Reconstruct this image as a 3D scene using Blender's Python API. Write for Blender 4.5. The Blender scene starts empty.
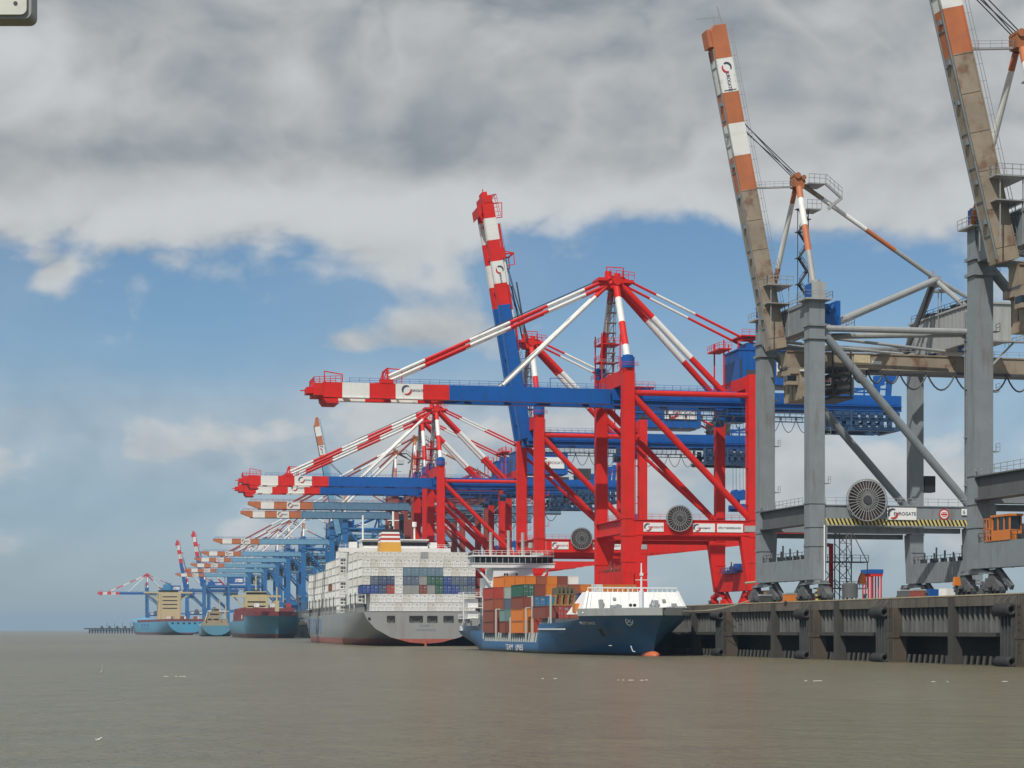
import bpy, math, random
from mathutils import Vector, Matrix
R = math.radians
random.seed(7)
sc = bpy.context.scene
col = sc.collection

# ---------------------------------------------------------------- camera, sun, sky, exposure
F, CX, HY, HC = 2050.0, 512.0, 630.0, 4.85        # focal length in px, principal column, horizon row, eye height
ZQ = 9.7                                          # quay deck above the water
cam = bpy.data.cameras.new("camera")
cam.sensor_width = 36.0
cam.lens = F / 1024 * 36.0
cam.shift_y = (HY - 384.0) / 1024.0
cam.clip_start, cam.clip_end = 0.2, 60000
cam_ob = bpy.data.objects.new("camera", cam)
cam_ob.location = (0, 0, HC)
cam_ob.rotation_euler = (R(90), 0, 0)
col.objects.link(cam_ob)
sc.camera = cam_ob

SUN_TO = Vector((-0.42, -0.90, 0)).normalized()     # horizontal direction towards the sun
SUN_EL = R(50)
sun = bpy.data.lights.new("sun", 'SUN')
sun.energy, sun.angle, sun.color = 3.7, R(0.5), (1.0, 0.955, 0.88)
sun_ob = bpy.data.objects.new("sun", sun)
to_sun = Vector((SUN_TO.x * math.cos(SUN_EL), SUN_TO.y * math.cos(SUN_EL), math.sin(SUN_EL)))
sun_ob.rotation_euler = to_sun.to_track_quat('Z', 'Y').to_euler()
sun_ob.location = (-200, -400, 500)
col.objects.link(sun_ob)

vs = sc.view_settings
vs.view_transform, vs.look, vs.exposure, vs.gamma, vs.use_curve_mapping = 'Standard', 'None', 0.0, 1.0, False
sc.cycles.max_bounces = 6
sc.cycles.volume_bounces = 1
sc.cycles.use_denoising = True
sc.cycles.caustics_reflective = False
sc.cycles.caustics_refractive = False

SKY_STRENGTH = 0.075
CLOUD_GAIN = 0.735
world = bpy.data.worlds.new("World")
sc.world = world
world.use_nodes = True
world.cycles.sampling_method = 'NONE'
nt = world.node_tree
nt.nodes.clear()
L = nt.links

def nd(tree, typ, **kw):
    n = tree.nodes.new(typ)
    for k, v in kw.items():
        setattr(n, k, v)
    return n

def put(tree, sock, v):
    if isinstance(v, bpy.types.NodeSocket):
        tree.links.new(v, sock)
    else:
        sock.default_value = v

def mth(tree, op, a, b=0.0, c=0.0, clamp=False):
    n = nd(tree, 'ShaderNodeMath', operation=op, use_clamp=clamp)
    put(tree, n.inputs[0], a); put(tree, n.inputs[1], b); put(tree, n.inputs[2], c)
    return n.outputs[0]

def smooth(tree, v, a, b, lo=0.0, hi=1.0):
    n = nd(tree, 'ShaderNodeMapRange', interpolation_type='SMOOTHSTEP')
    put(tree, n.inputs[0], v)
    for i, q in enumerate((a, b, lo, hi)):
        put(tree, n.inputs[i + 1], q)
    return n.outputs[0]

def mixc(tree, f, a, b, mode='MIX'):
    n = nd(tree, 'ShaderNodeMix', data_type='RGBA', blend_type=mode)
    put(tree, n.inputs['Factor'], f)
    put(tree, n.inputs['A'], a if isinstance(a, bpy.types.NodeSocket) else (*a, 1))
    put(tree, n.inputs['B'], b if isinstance(b, bpy.types.NodeSocket) else (*b, 1))
    return n.outputs['Result']

sky = nd(nt, 'ShaderNodeTexSky', sky_type='NISHITA', sun_disc=False)
sky.sun_elevation = SUN_EL
sky.sun_rotation = math.atan2(to_sun.x, to_sun.y)
sky.air_density, sky.dust_density, sky.ozone_density = 1.0, 0.0, 3.0
tc = nd(nt, 'ShaderNodeTexCoord')
sep = nd(nt, 'ShaderNodeSeparateXYZ')
L.new(tc.outputs['Generated'], sep.inputs[0])
# azimuth and elevation of the sky direction, in units of 1/2050 radian
az = mth(nt, 'MULTIPLY', mth(nt, 'ARCTAN2', sep.outputs[0], sep.outputs[1]), F)
el = mth(nt, 'MULTIPLY', mth(nt, 'ARCSINE', sep.outputs[2]), F)

def blob(px, py, sx, sy, w):
    dx = mth(nt, 'DIVIDE', mth(nt, 'SUBTRACT', az, px - 512.0), sx)
    dy = mth(nt, 'DIVIDE', mth(nt, 'SUBTRACT', el, 630.0 - py), sy)
    q = mth(nt, 'ADD', mth(nt, 'MULTIPLY', dx, dx), mth(nt, 'MULTIPLY', dy, dy))
    return mth(nt, 'MULTIPLY', mth(nt, 'EXPONENT', mth(nt, 'MULTIPLY', q, -1.0)), w)

def total(items):
    t = items[0]
    for i in items[1:]:
        t = mth(nt, 'ADD', t, i)
    return t

def cloud_noise(dx, dy, scale, detail, rough, stretch=1.7, seed=0.0, warp=0.0):
    cb = nd(nt, 'ShaderNodeCombineXYZ')
    put(nt, cb.inputs[0], mth(nt, 'DIVIDE', mth(nt, 'ADD', az, dx), 100.0 * stretch))
    put(nt, cb.inputs[1], mth(nt, 'DIVIDE', mth(nt, 'ADD', el, dy), 100.0))
    cb.inputs[2].default_value = seed
    n = nd(nt, 'ShaderNodeTexNoise', noise_dimensions='3D')
    n.inputs['Scale'].default_value = scale
    n.inputs['Detail'].default_value = detail
    n.inputs['Roughness'].default_value = rough
    n.inputs['Distortion'].default_value = warp
    L.new(cb.outputs[0], n.inputs['Vector'])
    return n.outputs[0]

cover = total([
    mth(nt, 'MULTIPLY', smooth(nt, el, 360.0, 470.0), 1.05),
    blob(120, 215, 260, 60, 0.55), blob(400, 225, 150, 62, 0.55), blob(600, 190, 110, 35, 0.38),
    blob(620, 120, 60, 40, 0.2), blob(900, 215, 170, 45, 0.62), blob(700, 190, 100, 34, 0.35),
    blob(420, 338, 85, 22, 0.66), blob(345, 346, 40, 16, 0.5), blob(585, 262, 45, 20, 0.42), blob(60, 288, 22, 20, 0.34), blob(76, 278, 16, 12, 0.2),
    blob(20, 350, 40, 25, 0.25), blob(120, 440, 230, 46, 0.36), blob(380, 425, 140, 38, 0.30),
    blob(640, 152, 90, 16, -0.16), blob(760, 470, 330, 70, 0.62), blob(560, 425, 90, 22, 0.3), blob(985, 300, 70, 40, 0.35), blob(500, 560, 700, 50, 0.28),
    blob(560, 275, 110, 40, -0.3), blob(640, 250, 80, 40, -0.3), blob(860, 135, 60, 12, -0.2),
])
def billow(dx, dy, scale, stretch, seed):
    """Rounded lumps with creases between them."""
    n = cloud_noise(dx, dy, scale, 4, 0.5, stretch, seed, 0.25)
    q = mth(nt, 'ABSOLUTE', mth(nt, 'SUBTRACT', n, 0.5))
    return mth(nt, 'SUBTRACT', mth(nt, 'MINIMUM', mth(nt, 'MULTIPLY', q, 3.2), 0.6), 0.25)
def field(dx, dy):
    a_ = mth(nt, 'SUBTRACT', cloud_noise(dx, dy, 0.62, 8, 0.56, 1.5, 3.3, 0.0), 0.5)
    return mth(nt, 'ADD', mth(nt, 'MULTIPLY', a_, 1.35), mth(nt, 'MULTIPLY', billow(dx, dy, 0.85, 1.4, 5.0), 0.7))
f0 = field(0, 0)
def soft(dx, dy):
    a_ = mth(nt, 'SUBTRACT', cloud_noise(dx, dy, 0.62, 3.5, 0.5, 1.5, 3.3, 0.0), 0.5)
    return mth(nt, 'ADD', mth(nt, 'MULTIPLY', a_, 1.35), mth(nt, 'MULTIPLY', billow(dx, dy, 0.85, 1.4, 5.0), 0.6))
r0, f1 = soft(0, 0), soft(-12, 20)
n_fine = cloud_noise(40, 10, 3.2, 5, 0.62, 1.4, 9.1, 0.0)
dens = mth(nt, 'ADD', cover, mth(nt, 'MULTIPLY', f0, 1.15))
dens = mth(nt, 'ADD', dens, mth(nt, 'MULTIPLY', mth(nt, 'SUBTRACT', n_fine, 0.5), 0.45))
alpha = mth(nt, 'MULTIPLY', smooth(nt, dens, 0.12, 0.66), 0.95)
veil = total([blob(90, 440, 330, 58, 0.66), blob(420, 440, 200, 60, 0.45), blob(20, 300, 90, 60, 0.16), blob(420, 280, 120, 60, 0.22), blob(820, 490, 330, 115, 0.72), blob(300, 560, 600, 50, 0.30)])
veil = mth(nt, 'MULTIPLY', veil, smooth(nt, cloud_noise(0, 60, 1.0, 5, 0.55, 2.2, 17.0), 0.25, 0.7, 0.55, 1.0))
alpha = mth(nt, 'MAXIMUM', alpha, veil)
# thick parts of the deck are grey beneath; thin rims and lumps turned to the sun are bright
relief = mth(nt, 'SUBTRACT', r0, f1)
thick = mth(nt, 'ADD', smooth(nt, dens, 0.8, 1.8), total([
    blob(250, 95, 130, 60, 0.5), blob(560, 30, 260, 50, 0.6), blob(880, 70, 150, 70, 0.35), blob(150, 165, 110, 22, 0.3), blob(120, 20, 130, 30, 0.35),
    blob(30, 85, 60, 30, -0.75), blob(250, 80, 45, 22, -0.4), blob(290, 100, 40, 30, -0.75), blob(250, 215, 200, 32, -0.75), blob(430, 215, 120, 35, -0.6), blob(700, 110, 80, 30, 0.2),
    blob(845, 40, 50, 22, -0.6), blob(680, 190, 130, 28, -0.6), blob(900, 200, 160, 40, -0.6), blob(600, 60, 60, 40, 0.1), blob(120, 430, 250, 60, 0.12)]))
lum = mth(nt, 'SUBTRACT', 0.69, mth(nt, 'MULTIPLY', thick, 0.27))
lum = mth(nt, 'ADD', lum, mth(nt, 'MULTIPLY', relief, 0.50))
lum = mth(nt, 'ADD', lum, mth(nt, 'MULTIPLY', f0, 0.10))
lum = mth(nt, 'ADD', lum, mth(nt, 'MULTIPLY', mth(nt, 'SUBTRACT', n_fine, 0.5), 0.09))
lum = smooth(nt, lum, 0.16, 0.92, 0.28, 0.86)
tint = mixc(nt, smooth(nt, lum, 0.32, 0.66), (0.87, 0.975, 1.06), (0.97, 1.0, 1.01))
cl = nd(nt, 'ShaderNodeVectorMath', operation='SCALE')
L.new(tint, cl.inputs[0]); L.new(mth(nt, 'MULTIPLY', lum, CLOUD_GAIN), cl.inputs['Scale'])
sk = nd(nt, 'ShaderNodeVectorMath', operation='SCALE')
L.new(mixc(nt, 1.0, sky.outputs[0], mixc(nt, smooth(nt, el, 0.0, 300.0), (0.50, 0.62, 0.84), (0.80, 0.95, 1.04)), 'MULTIPLY'), sk.inputs[0]); sk.inputs['Scale'].default_value = SKY_STRENGTH
up = smooth(nt, el, -40.0, 20.0)
final = mixc(nt, mth(nt, 'MULTIPLY', alpha, up), sk.outputs[0], cl.outputs[0])
bgn = nd(nt, 'ShaderNodeBackground')
L.new(final, bgn.inputs[0]); bgn.inputs[1].default_value = 1.0
wout = nd(nt, 'ShaderNodeOutputWorld')
L.new(bgn.outputs[0], wout.inputs[0])

# ---------------------------------------------------------------- materials
MATS = {}
def paint(name, rgb, rough=0.45, var=0.12, dirt=(0.16, 0.13, 0.10), dirt_amt=0.25, scale=0.35, metal=0.0, streak=True, spec=0.4):
    """Weathered paint: blotchy tone, vertical run-off streaks of grime, fine roughness change."""
    if name in MATS:
        return MATS[name]
    m = bpy.data.materials.new(name)
    m.use_nodes = True
    t = m.node_tree
    b = t.nodes['Principled BSDF']
    tcn = nd(t, 'ShaderNodeTexCoord')
    def noise(sc_, det, vec=(1, 1, 1), loc=0.0):
        mp = nd(t, 'ShaderNodeMapping')
        mp.inputs['Scale'].default_value = vec
        mp.inputs['Location'].default_value = (loc, loc * 1.3, loc * .7)
        t.links.new(tcn.outputs['Object'], mp.inputs[0])
        n = nd(t, 'ShaderNodeTexNoise')
        n.inputs['Scale'].default_value = sc_; n.inputs['Detail'].default_value = det; n.inputs['Roughness'].default_value = 0.6
        t.links.new(mp.outputs[0], n.inputs['Vector'])
        return n.outputs[0]
    big = noise(scale, 6)
    v = mth(t, 'ADD', mth(t, 'MULTIPLY', mth(t, 'SUBTRACT', big, 0.5), var * 4.0), 1.0)
    base = nd(t, 'ShaderNodeVectorMath', operation='SCALE')
    base.inputs[0].default_value = rgb
    t.links.new(v, base.inputs['Scale'])
    c = base.outputs[0]
    if dirt_amt > 0:
        s = noise(scale * 2.6, 5, (1.0, 1.0, 0.12) if streak else (1, 1, 1), 11.0)
        f = mth(t, 'MULTIPLY', smooth(t, s, 0.5, 0.74), dirt_amt)
        c = mixc(t, f, c, dirt)
        f2 = mth(t, 'MULTIPLY', smooth(t, noise(scale * 5.0, 4, (1, 1, 1), 5.0), 0.6, 0.75), dirt_amt * 0.8)
        c = mixc(t, f2, c, dirt)
    t.links.new(c, b.inputs['Base Color'])
    b.inputs['Roughness'].default_value = rough
    b.inputs['Metallic'].default_value = metal
    b.inputs['Specular IOR Level'].default_value = spec
    MATS[name] = m
    return m

RED = paint("red_paint", (0.64, 0.020, 0.014), 0.55, 0.10, (0.32, 0.045, 0.03), 0.5, spec=0.22)
WHITE = paint("white_paint", (0.74, 0.74, 0.71), 0.45, 0.05, (0.32, 0.28, 0.22), 0.28)
BLUE = paint("blue_paint", (0.004, 0.092, 0.36), 0.40, 0.10, (0.03, 0.05, 0.09), 0.4)
BLUE_LEG = paint("mid_blue_paint", (0.022, 0.135, 0.35), 0.45, 0.10, (0.05, 0.06, 0.08), 0.35)
PALE_BLUE = paint("pale_blue_paint", (0.16, 0.34, 0.50), 0.45, 0.09, (0.12, 0.13, 0.13), 0.35)
STEEL_BLUE = paint("steel_blue_paint", (0.11, 0.22, 0.34), 0.5, 0.09, (0.10, 0.09, 0.08), 0.4)
ORANGE = paint("faded_orange_paint", (0.46, 0.15, 0.06), 0.6, 0.14, (0.25, 0.13, 0.08), 0.4)
BRICK = paint("brown_red_paint", (0.28, 0.06, 0.045), 0.55, 0.12, (0.15, 0.09, 0.07), 0.4)
GREY = paint("grey_crane_paint", (0.22, 0.245, 0.262), 0.5, 0.11, (0.14, 0.11, 0.08), 0.6)
GREY_LIGHT = paint("light_grey_paint", (0.36, 0.37, 0.36), 0.5, 0.06, (0.2, 0.17, 0.13), 0.3)
BROWN = paint("rust_stained_boom_paint", (0.29, 0.24, 0.18), 0.65, 0.30, (0.16, 0.075, 0.038), 0.85, 0.16, streak=False)
GALV = paint("galvanised_steel", (0.30, 0.31, 0.31), 0.45, 0.08, (0.14, 0.12, 0.1), 0.25, metal=0.0)
DARK = paint("dark_steel", (0.055, 0.057, 0.06), 0.55, 0.12, (0.08, 0.06, 0.045), 0.35)
BLACK = paint("black_rubber", (0.022, 0.022, 0.023), 0.6, 0.12, (0.06, 0.05, 0.04), 0.3)
GLASS = paint("dark_window_glass", (0.015, 0.02, 0.025), 0.08, 0.02, (0, 0, 0), 0.0, spec=0.6)
YELLOW = paint("yellow_paint", (0.55, 0.40, 0.09), 0.5, 0.08, (0.2, 0.15, 0.06), 0.4)
CREAM = paint("cream_paint", (0.55, 0.46, 0.25), 0.5, 0.06, (0.25, 0.2, 0.12), 0.25)
OCHRE = paint("ochre_funnel_paint", (0.62, 0.33, 0.05), 0.45, 0.05, (0.3, 0.2, 0.1), 0.15)
SAFETY = paint("safety_orange", (0.62, 0.19, 0.03), 0.45, 0.06, (0.25, 0.12, 0.04), 0.25)
SIGN = paint("sign_white", (0.78, 0.78, 0.77), 0.35, 0.02, (0.4, 0.36, 0.3), 0.1)
INK = paint("sign_ink", (0.05, 0.06, 0.10), 0.5, 0.0, (0, 0, 0), 0.0)
INK_RED = paint("sign_red", (0.5, 0.03, 0.03), 0.5, 0.0, (0, 0, 0), 0.0)
CONCRETE = paint("quay_concrete", (0.27, 0.25, 0.22), 0.85, 0.12, (0.12, 0.10, 0.08), 0.4, 0.2)
COPING = paint("stained_coping", (0.125, 0.108, 0.09), 0.85, 0.3, (0.06, 0.05, 0.04), 0.8, 0.3)
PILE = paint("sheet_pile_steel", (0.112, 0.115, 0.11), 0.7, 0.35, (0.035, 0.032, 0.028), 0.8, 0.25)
PILE_DARK = paint("shade_dark_pile_steel", (0.018, 0.018, 0.016), 0.75, 0.2, (0.03, 0.026, 0.018), 0.5, 0.6)  # near-black: shade of the waterline recess is put into the steel colour
PIER = paint("pier_concrete", (0.058, 0.055, 0.049), 0.8, 0.2, (0.045, 0.04, 0.03), 0.6, 0.4)
FOAM = paint("water_foam", (0.42, 0.41, 0.37), 0.8, 0.1, (0.22, 0.2, 0.15), 0.5, 3.0, streak=False)

def hull_paint(name, rgb, boot, zline, dirt_amt=0.3, band=None):
    """Ship side: topside colour above a painted boot-top line, with rust runs."""
    m = paint(name, rgb, 0.38, 0.06, (0.17, 0.12, 0.09), dirt_amt, 0.12)
    t = m.node_tree
    b = t.nodes['Principled BSDF']
    src = b.inputs['Base Color'].links[0].from_socket
    g = nd(t, 'ShaderNodeTexCoord')
    s = nd(t, 'ShaderNodeSeparateXYZ')
    t.links.new(g.outputs['Object'], s.inputs[0])
    f = smooth(t, s.outputs[2], zline - 0.06, zline + 0.06)
    n = nd(t, 'ShaderNodeTexNoise'); n.inputs['Scale'].default_value = 0.6; n.inputs['Detail'].default_value = 6
    t.links.new(g.outputs['Object'], n.inputs['Vector'])
    bt = nd(t, 'ShaderNodeVectorMath', operation='SCALE'); bt.inputs[0].default_value = boot
    t.links.new(mth(t, 'ADD', mth(t, 'MULTIPLY', n.outputs[0], 0.9), 0.55), bt.inputs['Scale'])
    c = mixc(t, f, bt.outputs[0], src)
    if band:
        c = mixc(t, smooth(t, s.outputs[2], band[0] - .04, band[0] + .04), c, band[1])
    wet = smooth(t, s.outputs[2], 0.25, 0.9)      # weed and wet at the waterline
    c = mixc(t, mth(t, 'MULTIPLY', mth(t, 'SUBTRACT', 1.0, wet), 0.6), c, (0.05, 0.045, 0.03))
    t.links.new(c, b.inputs['Base Color'])
    return m

# ---------------------------------------------------------------- mesh helpers
class MB:
    """Collects boxes, bars, tubes and prisms; build() links them as one mesh object."""
    def __init__(self):
        self.v, self.f, self.m = [], [], []
    def add(self, vs_, fs, m=0):
        o = len(self.v)
        self.v += [tuple(p) for p in vs_]
        for f in fs:
            self.f.append(tuple(i + o for i in f)); self.m.append(m)
        return self
    def box(self, x0, x1, y0, y1, z0, z1, m=0):
        return self.add([(x0, y0, z0), (x1, y0, z0), (x1, y1, z0), (x0, y1, z0), (x0, y0, z1), (x1, y0, z1), (x1, y1, z1), (x0, y1, z1)],
                        [(0, 3, 2, 1), (4, 5, 6, 7), (0, 1, 5, 4), (1, 2, 6, 5), (2, 3, 7, 6), (3, 0, 4, 7)], m)
    def bar(self, p, q, w, h=None, m=0, up=(0, 0, 1)):
        p, q = Vector(p), Vector(q)
        h = w if h is None else h
        d = (q - p)
        if d.length < 1e-6:
            return self
        d.normalize()
        s = d.cross(Vector(up))
        if s.length < 1e-3:
            s = d.cross(Vector((0, 1, 0)))
        s.normalize(); u = s.cross(d)
        s *= w / 2; u *= h / 2
        vs_ = [p - s - u, p + s - u, p + s + u, p - s + u, q - s - u, q + s - u, q + s + u, q - s + u]
        return self.add(vs_, [(0, 1, 2, 3), (7, 6, 5, 4), (0, 4, 5, 1), (1, 5, 6, 2), (2, 6, 7, 3), (3, 7, 4, 0)], m)
    def tube(self, p, q, r, n=8, m=0, r2=None, caps=True):
        p, q = Vector(p), Vector(q)
        d = q - p
        if d.length < 1e-6:
            return self
        d.normalize()
        a = Vector((0, 0, 1)) if abs(d.z) < 0.9 else Vector((1, 0, 0))
        s = d.cross(a).normalized(); u = s.cross(d)
        r2 = r if r2 is None else r2
        vs_ = []
        for c, rr in ((p, r), (q, r2)):
            for k in range(n):
                t = 2 * math.pi * k / n
                vs_.append(c + s * (math.cos(t) * rr) + u * (math.sin(t) * rr))
        fs = [(k, (k + 1) % n, n + (k + 1) % n, n + k) for k in range(n)]
        if caps:
            fs += [tuple(range(n - 1, -1, -1)), tuple(range(n, 2 * n))]
        return self.add(vs_, fs, m)
    def stripes(self, p, q, r, cuts, ms, n=8):
        p, q = Vector(p), Vector(q)
        for i in range(len(cuts) - 1):
            self.tube(p.lerp(q, cuts[i]), p.lerp(q, cuts[i + 1]), r, n, ms[i % len(ms)])
        return self
    def path(self, pts, r, n=6, m=0):
        for a, b in zip(pts, pts[1:]):
            self.tube(a, b, r, n, m)
        return self
    def prism(self, pts, off, m=0):
        """Polygon pts (3D, planar) swept by off."""
        off = Vector(off); n = len(pts)
        vs_ = [Vector(p) for p in pts] + [Vector(p) + off for p in pts]
        fs = [tuple(range(n - 1, -1, -1)), tuple(range(n, 2 * n))] + [(k, (k + 1) % n, n + (k + 1) % n, n + k) for k in range(n)]
        return self.add(vs_, fs, m)
    def rail(self, pts, h=1.15, step=2.0, t=0.07, m=0):
        """Handrail along a polyline: posts, a top rail and a knee rail."""
        for a, b in zip(pts, pts[1:]):
            a, b = Vector(a), Vector(b)
            n = max(1, int((b - a).length / step))
            for k in range(n + 1):
                c = a.lerp(b, k / n)
                self.bar(c, c + Vector((0, 0, h)), t, t, m)
            for z in (h, h * .55):
                self.bar(a + Vector((0, 0, z)), b + Vector((0, 0, z)), t, t, m)
        return self
    def ring(self, c, axis, r, t, n=24, m=0):
        axis = Vector(axis).normalized()
        a = Vector((0, 0, 1)) if abs(axis.z) < .9 else Vector((1, 0, 0))
        s = axis.cross(a).normalized(); u = s.cross(axis); c = Vector(c)
        P = [c + s * math.cos(2 * math.pi * k / n) * r + u * math.sin(2 * math.pi * k / n) * r for k in range(n)]
        for k in range(n):
            self.bar(P[k], P[(k + 1) % n], t, t, m, up=axis)
        return self
    def build(self, name, mats, parent=None, smooth_=False, loc=None):
        me = bpy.data.meshes.new(name)
        me.from_pydata(self.v, [], self.f)
        mats = mats if isinstance(mats, (list, tuple)) else [mats]
        for x in mats:
            me.materials.append(x)
        me.polygons.foreach_set('material_index', self.m)
        if smooth_:
            me.polygons.foreach_set('use_smooth', [True] * len(self.f))
        me.validate(); me.update()
        import bmesh
        bm = bmesh.new(); bm.from_mesh(me)
        bmesh.ops.recalc_face_normals(bm, faces=bm.faces)
        bm.to_mesh(me); bm.free()
        o = bpy.data.objects.new(name, me)
        col.objects.link(o)
        if parent is not None:
            o.parent = parent
        if loc is not None:
            o.location = loc
        return o

def tag(o, label=None, cat=None, group=None, kind=None):
    for k, v in (('label', label), ('category', cat), ('group', group), ('kind', kind)):
        if v:
            o[k] = v
    return o

def empty(name, loc, rz=0.0):
    o = bpy.data.objects.new(name, None)
    o.empty_display_size = 1.0
    o.location = loc; o.rotation_euler = (0, 0, rz)
    col.objects.link(o)
    return o

KIDS = {}
def kids(o):
    return list(o.children)

def copy_tree(o, parent=None):
    c = o.copy(); col.objects.link(c); c.parent = parent
    for ch in kids(o):
        copy_tree(ch, c)
    return c

TXT = {}
def text(name, s, size, mat, parent, loc, rot, ext=0.015, sx=1.0, align='LEFT'):
    cu = bpy.data.curves.new(name, 'FONT')
    cu.body, cu.size, cu.extrude, cu.align_x = s, size, ext, align
    cu.materials.append(mat)
    t_ = bpy.data.objects.new('lettering', cu)
    key = (s, size, ext, align, mat.name)
    if key not in TXT:
        col.objects.link(t_)
        me = bpy.data.meshes.new_from_object(t_.evaluated_get(bpy.context.evaluated_depsgraph_get()))
        if not me.materials:
            me.materials.append(mat)
        TXT[key] = me
    bpy.data.objects.remove(t_)
    o = bpy.data.objects.new(name, TXT[key])
    col.objects.link(o)
    o.parent = parent; o.location = loc; o.rotation_euler = rot; o.scale = (sx, 1, 1)
    return o

NEAR = (R(90), 0, 0)              # lettering on a face that looks towards local -y
SEA = (R(90), 0, R(-90))          # lettering on a face that looks towards local -x

# the quay edge: it bends a little along its length
EDGE = [(126, 20), (67.1, 268.7), (35.8, 401), (20.1, 474), (0.6, 575), (-31.4, 748), (-38.5, 790), (-57, 900), (-93.5, 1090), (-107.5, 1169),
        (-143, 1356), (-166, 1474), (-189, 1601), (-246, 1883), (-386, 2526), (-444, 2779), (-535, 3000)]
def edge_at(y):
    for (x0, y0), (x1, y1) in zip(EDGE, EDGE[1:]):
        if y0 <= y <= y1:
            t = (y - y0) / (y1 - y0)
            return x0 + (x1 - x0) * t, (x0 - x1) / (y1 - y0)
    return EDGE[-1][0], 0.24
# ---------------------------------------------------------------- the setting: water, haze, quay
def water_mat():
    m = bpy.data.materials.new("estuary_water"); m.use_nodes = True
    t = m.node_tree; b = t.nodes['Principled BSDF']
    g = nd(t, 'ShaderNodeTexCoord')
    def noise(scale, det, vec, rough=0.6, dist=0.0):
        mp = nd(t, 'ShaderNodeMapping'); mp.inputs['Scale'].default_value = vec
        mp.inputs['Rotation'].default_value = (0, 0, 0.35)
        t.links.new(g.outputs['Object'], mp.inputs[0])
        n = nd(t, 'ShaderNodeTexNoise'); n.inputs['Scale'].default_value = scale; n.inputs['Detail'].default_value = det
        n.inputs['Roughness'].default_value = rough; n.inputs['Distortion'].default_value = dist
        t.links.new(mp.outputs[0], n.inputs['Vector'])
        return n.outputs[0]
    silt = noise(0.012, 5, (1, 0.35, 1))
    c = mixc(t, smooth(t, silt, 0.35, 0.65), (0.164, 0.148, 0.092), (0.196, 0.174, 0.112))
    green = smooth(t, noise(0.03, 4, (0.6, 0.2, 1)), 0.55, 0.75)
    c = mixc(t, mth(t, 'MULTIPLY', green, 0.35), c, (0.125, 0.13, 0.082))
    t.links.new(c, b.inputs['Base Color'])
    b.inputs['Roughness'].default_value = 0.26
    b.inputs['IOR'].default_value = 1.33
    b.inputs['Specular IOR Level'].default_value = 0.33
    h = mth(t, 'ADD', mth(t, 'MULTIPLY', noise(0.20, 7, (0.75, 1.0, 1), 0.66, 0.5), 1.25), mth(t, 'MULTIPLY', noise(1.4, 5, (0.8, 1.0, 1), 0.65, 0.4), 0.40))
    h = mth(t, 'ADD', h, mth(t, 'MULTIPLY', noise(0.045, 3, (1, 0.6, 1)), 1.2))
    bp = nd(t, 'ShaderNodeBump'); bp.inputs['Strength'].default_value = 1.0; bp.inputs['Distance'].default_value = 2.2
    t.links.new(h, bp.inputs['Height'])
    t.links.new(bp.outputs[0], b.inputs['Normal'])
    return m

w = MB()
xs = [-19000, -4000, -1000, -300, 300, 1000, 4000, 19000]
ys = [-500, 0, 60, 200, 600, 2000, 6000, 19000]
for i in range(7):
    for j in range(7):
        w.add([(xs[i], ys[j], 0), (xs[i + 1], ys[j], 0), (xs[i + 1], ys[j + 1], 0), (xs[i], ys[j + 1], 0)], [(0, 1, 2, 3)])
tag(w.build('water', water_mat()), kind='structure')

HAZE_DENSITY = 0.00007
hz = MB().box(-20000, 20000, -1000, 20000, -4.0, 135.0).build('haze', [])
hm = bpy.data.materials.new("haze_air"); hm.use_nodes = True
hm.node_tree.nodes.clear()
pv = nd(hm.node_tree, 'ShaderNodeVolumePrincipled')
pv.inputs['Color'].default_value = (0.42, 0.62, 0.88, 1)
pv.inputs['Density'].default_value = HAZE_DENSITY
pv.inputs['Anisotropy'].default_value = 0.1
ho = nd(hm.node_tree, 'ShaderNodeOutputMaterial')
hm.node_tree.links.new(pv.outputs[0], ho.inputs['Volume'])
hz.data.materials.append(hm)
tag(hz, kind='stuff')

def Q(d, t, z):
    x, s = edge_at(d)
    a = math.atan(s)
    return Vector((x + t * math.cos(a), d + t * math.sin(a), z))

def strip(name, stations, profile, mat, parent=None, closed=True):
    """Sweep a (t, z) profile along the quay edge."""
    mb = MB(); n = len(profile)
    vs_ = [Q(d, t, z) for d in stations for (t, z) in profile]
    fs = []
    for i in range(len(stations) - 1):
        for k in range(n if closed else n - 1):
            fs.append((i * n + k, i * n + (k + 1) % n, (i + 1) * n + (k + 1) % n, (i + 1) * n + k))
    mb.add(vs_, fs)
    return mb.build(name, mat, parent)

path_d = [126, 180, 230, 268.7, 300, 340, 380, 401, 440, 474, 520, 575, 660, 748, 790, 900, 1090, 1169, 1356, 1474, 1601, 1883, 2200, 2526, 2779, 3000]
path_d[0] = 20.5
path_d.insert(1, 126)
dk = MB()
vs_ = []
for d in path_d:
    vs_ += [Q(d, 0.8, ZQ), Q(d, 420, ZQ)]
dk.add(vs_, [(2 * i, 2 * i + 1, 2 * i + 3, 2 * i + 2) for i in range(len(path_d) - 1)])
tag(dk.build('quay_deck', CONCRETE), kind='structure')
for t0 in (3.5 - .07, 32.9 - .07):
    tag(strip('crane_rail', path_d, [(t0, ZQ + .004), (t0 + .14, ZQ + .004), (t0 + .14, ZQ + .11), (t0, ZQ + .11)], DARK),
        "long steel crane rail along the quay " + ("near its water edge" if t0 < 10 else "on its landward side"), "rail")

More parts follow.
